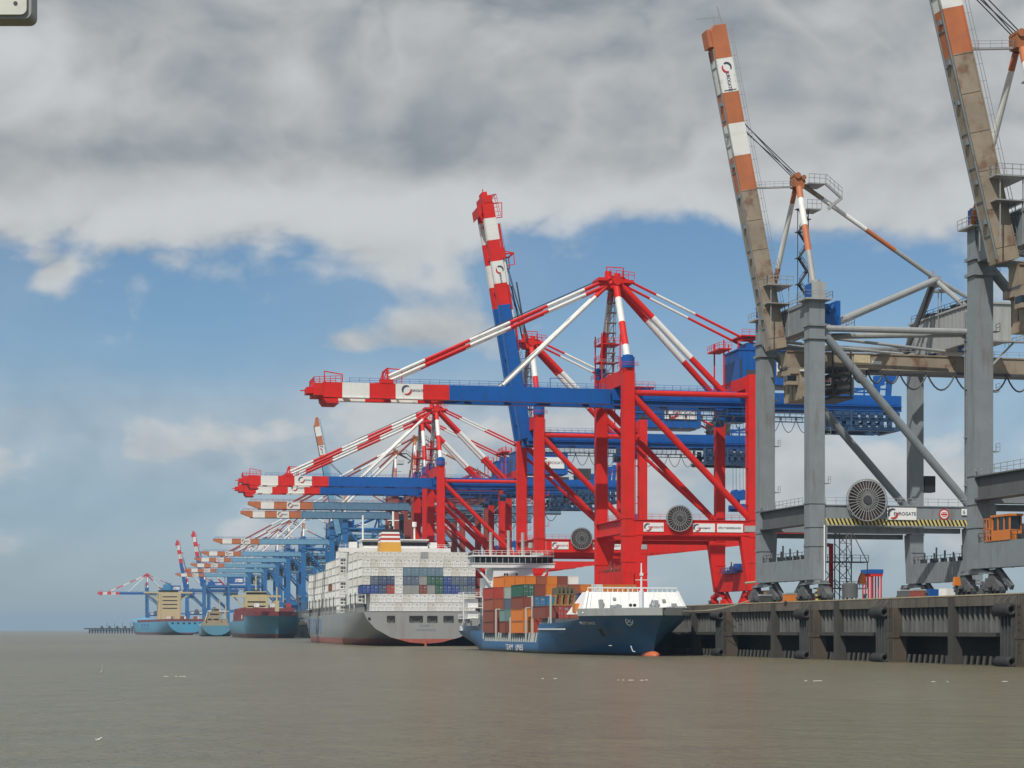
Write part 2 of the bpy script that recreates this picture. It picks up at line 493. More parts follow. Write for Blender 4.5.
qw = empty('quay_wall', Q(300, 0, 0))
tag(qw, "tall weathered quay wall with sheet piling and dark recesses at the waterline", "quay wall")
qw_inv = Matrix.Translation(-qw.location)
def under(o, root):
    o.parent = root
    o.matrix_parent_inverse = root.matrix_basis.inverted()
    return o
under(strip('coping', path_d, [(-0.3, 8.15), (1.2, 8.15), (1.2, ZQ - .003), (-0.3, ZQ - .003)], COPING), qw)
edge_d = [d for d in path_d if d >= 126]
under(strip('edge_angle', edge_d, [(-0.36, ZQ - .12), (-0.1, ZQ - .12), (-0.1, ZQ + .05), (-0.36, ZQ + .05)], paint("worn_yellow_edge", (0.42, 0.36, 0.22), 0.6, 0.2, (0.15, 0.12, 0.08), 0.6, 0.8)), qw)
ribs = MB()
d = 150.0
prof = []
while d < 620:
    c = edge_at(d)[1]; ds = 1.0 / math.sqrt(1 + c * c)
    for (dd, t) in ((0, 1.15), (0.55, 1.15), (0.7, 0.42), (0.85, 0.26), (1.1, 0.26), (1.25, 0.42)):
        prof.append((d + dd * ds, t))
    d += 1.6 * ds
vs_ = []
for (d, t) in prof:
    vs_ += [Q(d, t, 4.5), Q(d, t, 8.15)]
ribs.add(vs_, [(2 * i, 2 * i + 1, 2 * i + 3, 2 * i + 2) for i in range(len(prof) - 1)])
under(ribs.build('sheet_piling', PILE), qw)
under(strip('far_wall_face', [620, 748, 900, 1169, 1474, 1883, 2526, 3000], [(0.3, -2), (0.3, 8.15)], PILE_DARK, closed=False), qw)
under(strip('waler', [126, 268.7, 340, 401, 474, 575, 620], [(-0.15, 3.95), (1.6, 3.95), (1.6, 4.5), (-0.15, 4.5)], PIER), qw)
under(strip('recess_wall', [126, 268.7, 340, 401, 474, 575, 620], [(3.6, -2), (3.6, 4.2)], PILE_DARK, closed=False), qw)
rk = MB()
d = 200.0
while d < 560:
    rk.tube(Q(d, 0.9, 1.25), Q(d, 0.5, -1.5), 0.26, 6)
    d += 1.85
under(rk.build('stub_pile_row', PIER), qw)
COLS = [214, 252, 289, 330, 358, 401, 444, 480, 520]
for d in COLS:
    s = edge_at(d)[1]; a = math.atan(s)
    def P(t, u, z):
        q = Q(d, 0, 0)
        return (q.x + t * math.cos(a) - u * math.sin(a), q.y + t * math.sin(a) + u * math.cos(a), z)
    m = MB()
    m.prism([P(-0.55, -0.8, -2), P(0.9, -0.8, -2), P(0.9, 0.8, -2), P(-0.55, 0.8, -2)], (0, 0, ZQ + 1.8))
    m.prism([P(-0.8, -1.15, -2), P(1.4, -1.15, -2), P(1.4, 1.15, -2), P(-0.8, 1.15, -2)], (0, 0, 3.2))
    under(m.build('wall_pier', PIER), qw)

# fenders: a hollow rubber roll at the top and one at the waterline, rubbing strips between
def make_fender():
    root = empty('quay_fender', (0, 0, 0))
    def roll(name, y0, y1, z, x, r):
        m = MB(); n = 18
        pr = [(y0, r * .72), (y0 + .22, r), (y1 - .22, r), (y1, r * .72), (y1, r * .42), (y1 - .01, r * .42), (y0 + .9, r * .42), (y0, r * .42)]
        pr = [(y1, r * .42), (y1, r * .72), (y1 - .22, r), (y0 + .22, r), (y0, r * .8), (y0, r * .45), (y0 + 1.2, r * .42)]
        vs2 = [(x + math.cos(2 * math.pi * k / n) * rr, y, z + math.sin(2 * math.pi * k / n) * rr) for (y, rr) in pr for k in range(n)]
        fs = [(i * n + k, i * n + (k + 1) % n, (i + 1) * n + (k + 1) % n, (i + 1) * n + k) for i in range(len(pr) - 1) for k in range(n)]
        fs += [tuple(range(n)), tuple((len(pr) - 1) * n + k for k in range(n))]
        m.add(vs2, fs)
        return m.build(name, RUBBER, root, True)
    roll('top_roll', -2.2, 2.2, 7.5, -1.1, 0.88)
    roll('bottom_roll', -2.1, 2.1, 0.6, -1.0, 0.8)
    m = MB()
    for k in range(4):
        m.bar((-0.75, -1.8 + k * 1.0, 1.3), (-0.75, -1.8 + k * 1.0, 7.0), 0.5, 0.35)
    m.build('rubbing_strip', STRIP, root)
    m = MB().box(-0.55, 0.8, -2.4, 2.2, -1.5, 8.1).build('backing_frame', PILE_DARK, root)
    m = MB().box(-0.9, 1.1, -5.2, -2.7, -2, 8.2)
    m.box(-1.0, 1.2, -5.3, -2.6, 3.7, 4.5)
    m.build('side_pier', BROWN_PIER, root)
    m = MB()
    for k in range(3):
        m.tube((-1.35, -2.0 + k * 2.0, 8.4), (-0.4, -2.0 + k * 2.0, 9.4), 0.05, 5)
    for z in (2.0, 3, 4, 5, 6, 7, 8):
        m.bar((-1.0, -4.4, z), (-1.0, -3.6, z), .07)
    m.bar((-1.0, -4.4, 0.5), (-1.0, -4.4, 9.6), .07); m.bar((-1.0, -3.6, 0.5), (-1.0, -3.6, 9.6), .07)
    m.build('chain_and_ladder', DARK, root)
    return root
RUBBER = paint("scuffed_fender_rubber", (0.024, 0.024, 0.025), 0.7, 0.3, (0.075, 0.065, 0.058), 0.5, 0.9, streak=False)
STRIP = paint("grey_rubbing_strip", (0.065, 0.07, 0.068), 0.6, 0.2, (0.05, 0.05, 0.04), 0.5, 0.6)
BROWN_PIER = paint("brown_stained_pier", (0.09, 0.07, 0.052), 0.85, 0.25, (0.05, 0.04, 0.03), 0.6, 0.5)
FEND = [272, 312, 343, 385, 425]
fender = make_fender()
fl = ["fender with grey hollow roll at far right of the quay wall, nearest of the row", "hollow roll fender on quay wall below the reel end of the near grey crane",
      "hollow roll fender on quay wall below the sea legs of the near grey crane", "fender on quay wall just right of the blue feeder's bow, behind brown container",
      "fender in the gap between feeder bow and quay, mostly hidden by the bow"]
for i, d in enumerate(FEND):
    o = fender if i == 0 else copy_tree(fender)
    o.location = Q(d, 0, 0); o.rotation_euler = (0, 0, math.atan(edge_at(d)[1]))
    tag(o, fl[i], "fender", "roll fenders along the quay wall")

# far end of the quay: a low jetty running out to the left
jt = empty('jetty', (-560, 2900, 0))
tag(jt, "long low dark jetty at the far left end of the terminal", "jetty")
jl = MB(); jd = MB()
for k in range(26):
    t = k / 25
    x, y = -610 + t * 110, 2960 - t * 40
    jl.bar((x + 560, y - 2900, -2), (x + 560, y - 2900, 6), 1.5)
    if k < 25:
        jl.bar((x + 560, y - 2900, 2.5), (x + 564, y - 2903, 5.5), .8)
jd.bar((-55, 62, 6.8), (64, 18, 6.8), 14, 1.8)
jl.build('pile_row', PILE_DARK, jt); jd.build('deck', PIER, jt)
m = MB()
for k in range(7):
    m.box(-30 + k * 12, -27 + k * 12, 40 - k * 5, 43 - k * 5, 7.7, 10.5)
    m.bar((-20 + k * 12, 36 - k * 5, 7.7), (-20 + k * 12, 36 - k * 5, 15.0), .5)
m.build('dolphin_top', DARK, jt)
# ---------------------------------------------------------------- container cranes
# local frame of every crane: x landward from the sea-side rail, y along the quay away from the viewer, z up from the deck
S, G = 12.0, 29.4

def make_bogie(mat, parent, x, y, n_wheels=4):
    b = MB()
    b.prism([(x - .55, y - 2.6, 1.1), (x - .55, y - 1.0, 2.2), (x - .55, y - .5, 3.5), (x - .55, y + .5, 3.5), (x - .55, y + 1.0, 2.2), (x - .55, y + 2.6, 1.1),
             (x - .55, y + 2.4, .55), (x - .55, y + .4, 1.3), (x - .55, y - .4, 1.3), (x - .55, y - 2.4, .55)], (1.1, 0, 0))
    b.box(x - .9, x + .9, y - 1.1, y + 1.1, 1.2, 2.3); b.box(x - 1.2, x - .8, y - .7, y + .2, 1.0, 2.0)
    for s in (-1, 1):
        b.box(x - .8, x + .8, y + s * 1.6 - .75, y + s * 1.6 + .75, .55, 1.35)
        b.box(x - .95, x - .56, y + s * 1.6 - .35, y + s * 1.6 + .35, .8, 1.6)
    o = b.build('bogie', mat, parent)
    for k in range(n_wheels):
        wy = y - 2.25 + k * 1.5
        MB().tube((x - .34, wy, .62), (x + .34, wy, .62), .52, 12).build('wheel', DARK, o)
    return o

def reel(parent, x, y, z, r):
    m = MB()
    m.ring((x, y, z), (0, 1, 0), r, .14, 28); m.ring((x, y + .7, z), (0, 1, 0), r, .14, 28); m.ring((x, y, z), (0, 1, 0), r * .55, .08, 20)
    ns = 34 if r > 3.2 else 26
    sw = .10 if r > 3.2 else .085
    for k in range(ns):
        t = 2 * math.pi * k / ns
        c, s = math.cos(t), math.sin(t)
        m.bar((x + c * r * .22, y - .02, z + s * r * .22), (x + c * r * 1.03, y - .05, z + s * r * 1.03), sw, sw, up=(0, 1, 0))
    o = m.build('cable_reel', GALV, parent)
    MB().tube((x, y - .25, z), (x, y + 1.1, z), r * .2, 14).build('hub', DARK, o)
    c = MB()
    for k in range(4):
        c.tube((x, y + .12 + k * .14, z), (x, y + .24 + k * .14, z), r * .93, 30)
    c.build('wound_cable', paint("dark_reddish_cable", (0.05, 0.03, 0.028), .6, .15, (.05, .04, .04), .4), o)
    return o

def festoon(parent, x0, x1, y, z, span, drop, t=.16):
    m = MB()
    n = max(1, int((x1 - x0) / span))
    for k in range(n):
        a, b = x0 + (x1 - x0) * k / n, x0 + (x1 - x0) * (k + 1) / n
        pts = [(a + (b - a) * i / 8, y, z - drop * (1 - (2 * i / 8 - 1) ** 2)) for i in range(9)]
        m.path(pts, t, 5)
        m.box(a - .2, a + .2, y - .25, y + .25, z - .3, z + .35)
    return m.build('festoon_cable', DARK, parent)

def swoosh(parent, x, y, z, h, mats=True):
    """The terminal's round arc emblem: dark arc above, red arc below."""
    m = MB()
    n = 9
    for i in range(n):
        a0, a1 = R(60 + 150 * i / n), R(60 + 150 * (i + 1) / n)
        w_ = .10 * h * (1 + math.sin(math.pi * i / n))
        m.bar((x + math.cos(a0) * h * .42, y, z + math.sin(a0) * h * .42), (x + math.cos(a1) * h * .42, y, z + math.sin(a1) * h * .42), .03, w_, 0, up=(0, 0, 1))
        b0, b1 = R(240 + 130 * i / n), R(240 + 130 * (i + 1) / n)
        m.bar((x + math.cos(b0) * h * .42, y, z + math.sin(b0) * h * .42), (x + math.cos(b1) * h * .42, y, z + math.sin(b1) * h * .42), .03, w_, 1, up=(0, 0, 1))
    return m.build('emblem', [INK, INK_RED], parent)

def sign(parent, x0, x1, y, z0, z1, words='', ink=None, emblem=False, size=None, mat=None):
    o = MB().box(x0, x1, y, y + .06, z0, z1).build('sign_board', mat or SIGN, parent)
    h = z1 - z0
    xx = x0 + .25
    if emblem:
        swoosh(o, x0 + h * .5, y - .05, (z0 + z1) / 2, h * .9)
        xx = x0 + h * .55
    if words:
        sz = size or h * .42
        t = text('lettering', words, sz, ink or INK, o, (xx, y - .04, z0 + h * .5 - sz * .33), NEAR)
        need = (x1 - xx - .25) / max(.1, len(words) * sz * .62)
        t.scale = (min(1.25, need), 1, 1)
    return o

def stair(parent, x, y, z0, z1, step=2.6, w_=1.9, name='zigzag_stair', mat=None):
    m = MB(); k = 0; z = z0
    while z < z1 - .1:
        zz = min(z + step, z1)
        a, b = (x - w_, x + w_) if k % 2 == 0 else (x + w_, x - w_)
        for yy in (y - .35, y + .35):
            m.bar((a, yy, z), (b, yy, zz), .09, .22)
        m.bar((a, y, z), (b, y, zz), .7, .06)
        m.box(b - .55, b + .55, y - .6, y + .6, zz - .1, zz)
        m.rail([(a, y - .4, z + .0), (b, y - .4, zz)], 1.05, 1.2, .06)
        z = zz; k += 1
    m.bar((x - w_ - .2, y, z0), (x - w_ - .2, y, z1), .12); m.bar((x + w_ + .2, y, z0), (x + w_ + .2, y, z1), .12)
    return m.build(name, mat or GALV, parent)

def legs_and_frame(root, mat, top_sea, top_land, w_, t_, pz0, pz1, sill0, sill1, canti, taper=1.9, red=True):
    """Four legs, sill beams, bogies, portal beams, sea-side tie and the railings on them."""
    for (x, top, sgn) in ((0, top_sea, 1), (G, top_land, -1)):
        for s in (-1, 1):
            y = s * S
            m = MB()
            wl = w_ if x == 0 else w_ * .82
            m.box(x - wl / 2, x + wl / 2, y - t_ / 2, y + t_ / 2, pz0 - .2, top)
            # flared lower leg under the portal beam
            m.prism([(x - sgn * wl / 2, y - t_ / 2, sill0), (x + sgn * wl * .55, y - t_ / 2, sill0), (x + sgn * (wl / 2 + taper), y - t_ / 2, pz0 - .2), (x - sgn * wl / 2, y - t_ / 2, pz0 - .2)], (0, t_, 0))
            for z in (sill1 + 2.2, pz1 + .25, pz0 - .15):
                m.box(x - wl / 2 - .12, x + wl / 2 + .12, y - t_ / 2 - .12, y + t_ / 2 + .12, z - .12, z + .12)
            if not red:
                for z in (top - 6.4, top - 4.2):
                    m.box(x - wl / 2 - .3, x + wl / 2 + .3, y - t_ / 2 - .3, y + t_ / 2 + .3, z - .22, z + .22)
            lg = m.build('leg', mat, root)
            if x == 0 or s == -1:
                l2 = MB()
                xx = x + sgn * (wl / 2 + .35)
                for yy in (y - .3, y + .3):
                    l2.bar((xx, yy, pz1), (xx, yy, top - 1), .07)
                for k in range(int((top - pz1 - 1) / 1.2)):
                    l2.bar((xx, y - .3, pz1 + k * 1.2), (xx, y + .3, pz1 + k * 1.2), .05)
                    if k % 7 == 3:
                        l2.box(xx - .2, xx + 1.0, y - .6, y + .6, pz1 + k * 1.2, pz1 + k * 1.2 + .1)
                        l2.rail([(xx + 1.0, y - .6, pz1 + k * 1.2 + .1), (xx + 1.0, y + .6, pz1 + k * 1.2 + .1)], 1.1, 1.0, .06)
                l2.build('ladder', mat if red else GALV, lg)
        m = MB()
        m.box(x - 1.0, x + 1.0, -S - 1.6, S + 1.6, sill0, sill1)
        for k in range(-3, 4):
            m.box(x - 1.06, x + 1.06, k * 4 - .1, k * 4 + .1, sill0 - .04, sill1 + .04)
        sb = m.build('sill_beam', mat, root)
        r = MB()
        r.rail([(x - .95, -S + 1.5, sill1 + .04), (x - .95, S - 1.5, sill1 + .04)], 1.2, 1.8, .08)
        for k in (-8, -4.5, -1.0, 2.5, 3.4, 7.5):
            r.box(x - .3, x - .05, k - .12, k + .12, sill1 + .02, sill1 + 2.2 + .6 * math.sin(k * 3))
            r.box(x - .6, x + .4, k + .3, k + 1.0, sill1 + .02, sill1 + .7)
        r.build('sill_equipment', DARK if not red else BRICK, sb)
        for s in (-1, 1):
            eq = MB()
            yc = s * S
            eq.prism([(x - .7, yc - 5.6, 2.9), (x - .7, yc - 1.0, sill0), (x - .7, yc + 1.0, sill0), (x - .7, yc + 5.6, 2.9), (x - .7, yc + 3.4, 2.9), (x - .7, yc, sill0 - 1.1 + .4), (x - .7, yc - 3.4, 2.9)], (1.4, 0, 0))
            eq.build('equaliser_beam', mat, root)
            MB().bar((x, yc - s * 5.2, sill0 + .1), (x, yc - s * 9.6, .9), .5, .7).build('buffer_strut', mat if red else GREY_D, root)
            for k in (-1, 1):
                make_bogie(mat if red else GREY_D, root, x, yc + k * 4.4)
    for s in (-1, 1):
        y = s * S; m = MB()
        m.box(1.0, G - .8, y - .95, y + .95, pz0, pz1)
        if canti:
            m.prism([(G + .9, y - .85, pz0), (G + 8, y - .85, pz0), (G + canti, y - .85, pz1 - 1.3), (G + canti, y - .85, pz1), (G + .9, y - .85, pz1)], (0, 1.7, 0))
        m.box(.8, G - .6, y - 1.15, y + 1.15, pz1 - .16, pz1 + .003)
        m.box(.8, G - .6, y - 1.15, y + 1.15, pz0 - .003, pz0 + .16)
        m.box(2, G - 2, y + .96, y + 1.8, pz0 - 1.0, pz0 - .1)
        pb = m.build('portal_beam', mat, root)
        r = MB().rail([(1.6, y - 1.1, pz1), (G - 1.5, y - 1.1, pz1)], 1.2, 1.8, .07)
        r.build('railing', mat if red else GALV, pb)
    m = MB()
    m.box(-.9, .9, -S + t_ / 2, S - t_ / 2, pz0 + .3, pz1)
    m.box(-1.6, 1.2, -S + t_ / 2, S - t_ / 2, pz1 - .1, pz1 + .08)
    m.box(-1.5, -.9, -S + t_ / 2, S - t_ / 2, pz0 + .3, pz0 + .55)
    tb = m.build('sea_tie_beam', mat if red else GREY_D, root)
    MB().rail([(-1.5, -S + 1.6, pz1 + .08), (-1.5, S - 1.6, pz1 + .08)], 1.2, 1.8, .07).build('railing', mat if red else GALV, tb)

GREY_D = paint("dull_dark_grey_paint", (0.11, 0.115, 0.118), 0.6, 0.12, (0.08, 0.065, 0.05), 0.5)

def red_crane(up):
    root = empty('ship_to_shore_crane', (0, 0, 0))
    legs_and_frame(root, RED, 54.2, 53.4, 2.7, 2.1, 16.6, 20.1, 4.2, 8.4, 28.5)
    zb, zt, gy = 46.7, 50.4, 3.6
    for s in (-1, 1):
        c = MB().tube((0, s * S, 54.2), (0, s * S, 56.7), 1.55, 14); c.tube((0, s * S, 56.7), (0, s * S, 57.1), 1.2, 14)
        co = c.build('leg_cap', BLUE, root)
        MB().rail([(-1.9, s * S - 1.9, 54.2), (1.9, s * S - 1.9, 54.2), (1.9, s * S + 1.9, 54.2), (-1.9, s * S + 1.9, 54.2), (-1.9, s * S - 1.9, 54.2)], 1.2, 1.9, .07).build('railing', RED, co)
        MB().tube((1.2, s * S, 48.7), (G - 1.1, s * S, 48.7), .62, 12).build('tie_tube', RED, root)
        MB().tube((1.2, s * S, 48.0), (G - 1.0, s * S, 21.0), .78, 12).build('diagonal_brace', RED, root)
    MB().tube((1.2, S - 2, 44.0), (G - 2.0, S - 2, 21.0), .42, 10).build('diagonal_brace', RED, root)
    MB().box(-1.1, 1.1, -S + 1.05, S - 1.05, 50.6, 54.0).build('sea_cross_beam', RED, root)
    m = MB().box(G - 1.2, G + 1.2, -S + 1.05, S - 1.05, 50.4, 53.2)
    m.build('land_cross_beam', RED, root)
    # fixed girder with walkways
    g = MB()
    for s in (-1, 1):
        g.box(-1.5, 69, s * gy - .85, s * gy + .85, zb, zt)
        for k in range(18):
            g.box(k * 4 - .6, k * 4 - .45, s * gy - .9, s * gy + .9, zb - .03, zt + .03)
        g.box(-1.5, 69, s * gy - 1.05, s * gy + 1.05, zb - .02, zb + .22)
        g.box(-1.5, 69, s * (gy + .95) - .55, s * (gy + .95) + .55, zb + 1.0, zb + 1.12)
    for k in range(8):
        g.box(2 + k * 9.4, 2.7 + k * 9.4, -gy + .85, gy - .85, zb + 1.2, zt - .4)
    go = g.build('girder', BLUE, root)
    r = MB()
    for s in (-1, 1):
        r.rail([(1, s * (gy + 1.5), zb + 1.12), (68, s * (gy + 1.5), zb + 1.12)], 1.2, 1.9, .07)
        r.rail([(1, s * gy, zt), (27, s * gy, zt)], 1.2, 1.9, .07)
    r.build('railing', BLUE, go)
    w2 = MB()
    for (x0, x1, z) in ((3, 48, 44.6), (49, 68, 44.2), (50, 66, 41.9)):
        w2.box(x0, x1, -gy - 1.9, -gy - .7, z, z + .14); w2.box(x0, x1, gy + .7, gy + 1.9, z, z + .14)
        w2.rail([(x0, -gy - 1.9, z + .1), (x1, -gy - 1.9, z + .1)], 1.3, 1.4, .09)
        w2.rail([(x0, gy + 1.9, z + .1), (x1, gy + 1.9, z + .1)], 1.3, 1.4, .09)
        k = x0
        while k < x1:
            w2.bar((k, -gy - 1.3, z), (k, -gy - 1.3, zb + .3), .12); k += 3.8
    for x in (49.3, 56, 67.5):
        w2.box(x - .8, x + .8, -gy - 1.9, gy + 1.9, 42.0, 42.8); w2.bar((x, -gy - 1.8, 41.9), (x, -gy - 1.8, zb), .5); w2.bar((x, gy + 1.8, 41.9), (x, gy + 1.8, zb), .5)
    w2.build('maintenance_catwalk', paint("dull_blue_paint", (0.03, 0.075, 0.16), .5, .1, (.05, .05, .06), .4), root)
    rf = MB()
    for y in (-gy - 1.4, gy + 1.4):
        rf.box(50.5, 67.5, y - .15, y + .15, 42.1, 42.9); rf.box(49.0, 68.0, y - .15, y + .15, 44.3, 45.0)
        for k in range(9):
            rf.box(50.6 + k * 2.1, 51.6 + k * 2.1, y - .4, y + .4, 42.9, 44.2); rf.box(50.2 + k * 2.1, 51.4 + k * 2.1, y - .4, y + .4, 45.0, 46.3)
    rf.box(52.0, 57.0, -gy - 1, gy + 1, 43.0, 46.6)
    rf.build('spreader_park', MATS["dull_blue_paint"], root)
    t_ = MB()
    for s in (-1, 1):
        t_.bar((52, s * gy, zt + 1.6), (66, s * gy, zt + 1.6), .35); t_.bar((66, s * gy, zt), (66.5, s * gy, zt + 5.4), 1.1); t_.bar((60, s * gy, zt), (60, s * gy, zt + 2.6), .3); t_.bar((52, s * gy, zt), (66, s * gy, zt + 3.0), .25)
        t_.box(65.4, 67.8, s * gy - .7, s * gy + .7, zt + 3.4, zt + 5.6)
    t_.box(66, 69.8, -1.2, 1.2, zb + 1.5, zt - .4)
    t_.build('rope_anchor_frame', BLUE, root)
    m = MB().box(52.5, 57.3, -4, 4, zt, zt + 4.2)
    for k in range(6):
        m.box(52.4 + k * .8, 52.7 + k * .8, -4.3, -4, zt + .4, zt + 4.0)
    m.build('winch_block', DARK, root)
    festoon(root, 8, 50, -gy - 2.0, 44.3, 3.6, 3.2, .09)
    # machinery house
    m = MB().box(28.4, 48.2, -5.6, 5.6, 52.2, 60.2).box(31, 35, -3.5, 3.5, 60.2, 62.0).box(28.2, 48.4, -5.8, 5.8, 60.0, 60.35)
    for k in range(13):
        m.box(29 + k * 1.5, 29.12 + k * 1.5, -5.68, -5.6, 52.4, 60.0)
    h = m.build('machinery_house', BLUE, root)
    sign(h, 37.5, 46.8, -5.85, 54.3, 58.4, 'EUROGATE', None, True, 1.35)
    MB().box(28.6, 28.9, -5.8, -5.7, 54, 58).box(30.2, 32.4, -5.74, -5.61, 52.5, 55.4).build('door', DARK, h)
    # red stay frame beside the house
    m = MB()
    for x in (25.4, 28.9):
        for y in (-3.6, 3.6):
            m.bar((x, y, zt), (x, y, 62.5), .3)
    m.box(24.0, 27.0, -4.6, 4.6, 60.2, 60.5); m.rail([(24, -4.6, 60.5), (27, -4.6, 60.5)], 1.3, 1.4, .09); m.rail([(24, -4.6, 60.5), (24, 4.6, 60.5)], 1.3, 1.4, .09)
    m.box(29.5, 35, -4.6, 4.6, 63.4, 63.7); m.rail([(29.5, -4.6, 63.7), (35, -4.6, 63.7)], 1.3, 1.4, .09)
    m.bar((29, -3.6, 62.4), (35, -3.6, 63.4), .3); m.bar((34.5, -4, 62), (34.5, -4, 63.4), .3)
    m.build('stay_frame', RED, root)
    # mast head and mast legs
    m = MB()
    m.prism([(-3.4, -2.0, 75.2), (-1.8, -2.0, 74.0), (2.2, -2.0, 73.6), (3.4, -2.0, 75.2), (1.8, -2.0, 76.6), (-1.2, -2.0, 76.8)], (0, 4.0, 0))
    m.box(-4.4, -2.2, -3.0, 3.0, 75.4, 76.1); m.box(1.5, 4.0, -3.0, 3.0, 75.0, 75.7); m.tube((0, -3.2, 75.4), (0, 3.2, 75.4), 1.0, 12); m.tube((-1.4, 0, 76), (-1.4, 0, 78.0), .8, 10); m.tube((.8, 0, 76), (.8, 0, 77.6), .7, 10)
    m.rail([(-1.5, -2.6, 76.5), (4.2, -2.6, 76.0)], 1.5, 1.4, .12); m.rail([(-1.5, 2.6, 76.5), (4.2, 2.6, 76.0)], 1.5, 1.4, .12)
    m.bar((-2.4, -2.4, 78.6), (1.6, -2.4, 78.5), .2); m.bar((-2.4, -2.4, 76.0), (-2.4, -2.4, 78.6), .2); m.bar((1.6, -2.4, 76.4), (1.6, -2.4, 78.5), .2)
    m.build('mast_head', RED, root)
    for s in (-1, 1):
        MB().stripes((0, s * 1.7, 75.2), (0, s * (S - .6), 57.0), .78, [0, .22, .55, .86, 1], (0, 1, 0, 1)[:4], 12).build('mast_leg', [RED, WHITE], root)
    m = MB()
    for (x, y) in ((-.6, 3.4), (-.6, 5.0), (.9, 3.4), (.9, 5.0)):
        m.bar((x, y, 54), (x, y - 2.4, 75), .16)
    for k in range(9):
        z = 55 + k * 2.3; yy = 4.2 - 2.4 * (z - 54) / 21
        m.box(-.9, 1.2, yy - 1.2, yy + 1.2, z, z + .12); m.bar((-.6, yy - .8, z), (.9, yy + .6, z + 2.2), .12)
    m.build('mast_ladder', GALV, root)
    m = MB()
    for z in (57.5, 61.5):
        m.box(-2.6, 2.2, 1.2 + (63 - z) * .5, 8.2, z, z + .2); m.rail([(-2.6, 1.2 + (63 - z) * .5, z + .2), (-2.6, 8.2, z + .2)], 1.3, 1.6, .1); m.rail([(-2.6, 1.2 + (63 - z) * .5, z + .2), (2.2, 1.2 + (63 - z) * .5, z + .2)], 1.3, 1.6, .1)
    for y in (2.0, 8.0):
        m.bar((-2.4, y, 52), (-2.4, y, 64), .25); m.bar((2.0, y, 52), (2.0, y, 64), .25)
    m.build('mast_platform', RED, root)
    for s in (-1, 1):
        MB().stripes((1.0, s * 1.9, 75.0), (25.4, s * 3.6, 50.2), .72, [0, .31, .68, 1], (0, 1, 0), 12).build('backstay', [RED, WHITE], root)
        MB().stripes((2.2, s * 2.6, 75.8), (57.0, s * gy, 51.0), .30, [0, .13, .30, .62, .8, 1], (0, 1, 0, 1, 0), 8).build('thin_backstay', [RED, WHITE], root)
    # boom, hinged at the sea side; its mesh runs along local -x
    bl = 68.9
    hz_ = 48.55
    def B(x):
        return x + 2.0
    cuts = [0, -37.5, -43.5, -49.7, -55.6, -61.7, -66.0]
    cm = [2, 0, 1, 0, 1, 0]
    b = MB()
    for s in (-1, 1):
        for i in range(6):
            b.box(cuts[i + 1], cuts[i], s * gy - .8, s * gy + .8, zb - hz_ + .4, zt - hz_ - .1, cm[i])
            b.box(cuts[i + 1], cuts[i], s * gy - 1.0, s * gy + 1.0, zb - hz_ + .2, zb - hz_ + .42, cm[i])
    for k in range(7):
        b.box(-5 - k * 9.3, -4.3 - k * 9.3, -gy + .8, gy - .8, -.9, .9, 2 if k < 4 else 0)
    bo = b.build('boom', [RED, WHITE, BLUE], root, loc=(-2.0, 0, hz_))
    if up:
        bo.rotation_euler = (0, R(80.4), 0)
    m = MB()
    m.box(-68.0, -66.0, -gy - .9, gy + .9, -1.2, 1.5); m.box(-69.4, -68.0, -2.4, 2.4, -.6, .8); m.prism([(-66.0, -gy - .9, -1.9), (-63.4, -gy - .9, -1.9), (-62.4, -gy - .9, -2.9), (-65.2, -gy - .9, -2.9)], (0, 2 * gy + 1.8, 0))
    m.rail([(-68, -gy - .9, 1.5), (-62, -gy - .9, 1.9)], 1.3, 1.2, .12); m.rail([(-68, gy + .9, 1.5), (-62, gy + .9, 1.9)], 1.3, 1.2, .12); m.rail([(-68, -gy - .9, 1.5), (-68, gy + .9, 1.5)], 1.3, 1.2, .12)
    m.bar((-65.6, -gy, 1.8), (-65.6, -gy, 4.2), .22); m.bar((-65.6, -gy, 4.2), (-61.6, -gy, 3.6), .22); m.bar((-61.6, -gy, 1.8), (-61.6, -gy, 3.6), .22)
    m.bar((-70.6, 0, .2), (-69.2, 0, .2), .25)
    m.build('boom_tip', RED, bo)
    m = MB()
    for s in (-1, 1):
        m.bar((-51.4, s * gy, 1.7), (-51.4, s * gy, 5.2), .4); m.bar((-52.6, s * gy, 1.7), (-51.4, s * gy, 5.2), .25); m.box(-53.2, -50.2, s * gy - .9, s * gy + .9, 1.75, 2.7)
        m.bar((-51.4, s * gy, 5.2), (-48.2, s * gy, 5.0), .22); m.bar((-48.2, s * gy, 1.7), (-48.2, s * gy, 5.0), .2)
    m.bar((-51.4, -gy, 5.2), (-51.4, gy, 5.2), .35)
    m.build('stay_bracket', RED, bo)
    r = MB()
    for s in (-1, 1):
        r.rail([(-60, s * (gy + .1), 1.75), (-1, s * (gy + .1), 1.75)], 1.15, 2.2, .07)
    r.bar((-14, -gy, 1.7), (-14, -gy, 4.0), .14); r.bar((-14, -gy, 4.0), (-11, -gy, 4.0), .14); r.bar((-22, -gy, 1.7), (-22, -gy, 3.9), .14)
    r.build('railing', BLUE, bo)
    em = swoosh(bo, -47.2, -gy - .86, .35, 2.3)
    text('lettering', 'EUROGATE', 0.75, INK, bo, (-46.3, -gy - .85, .05), NEAR, sx=.75)
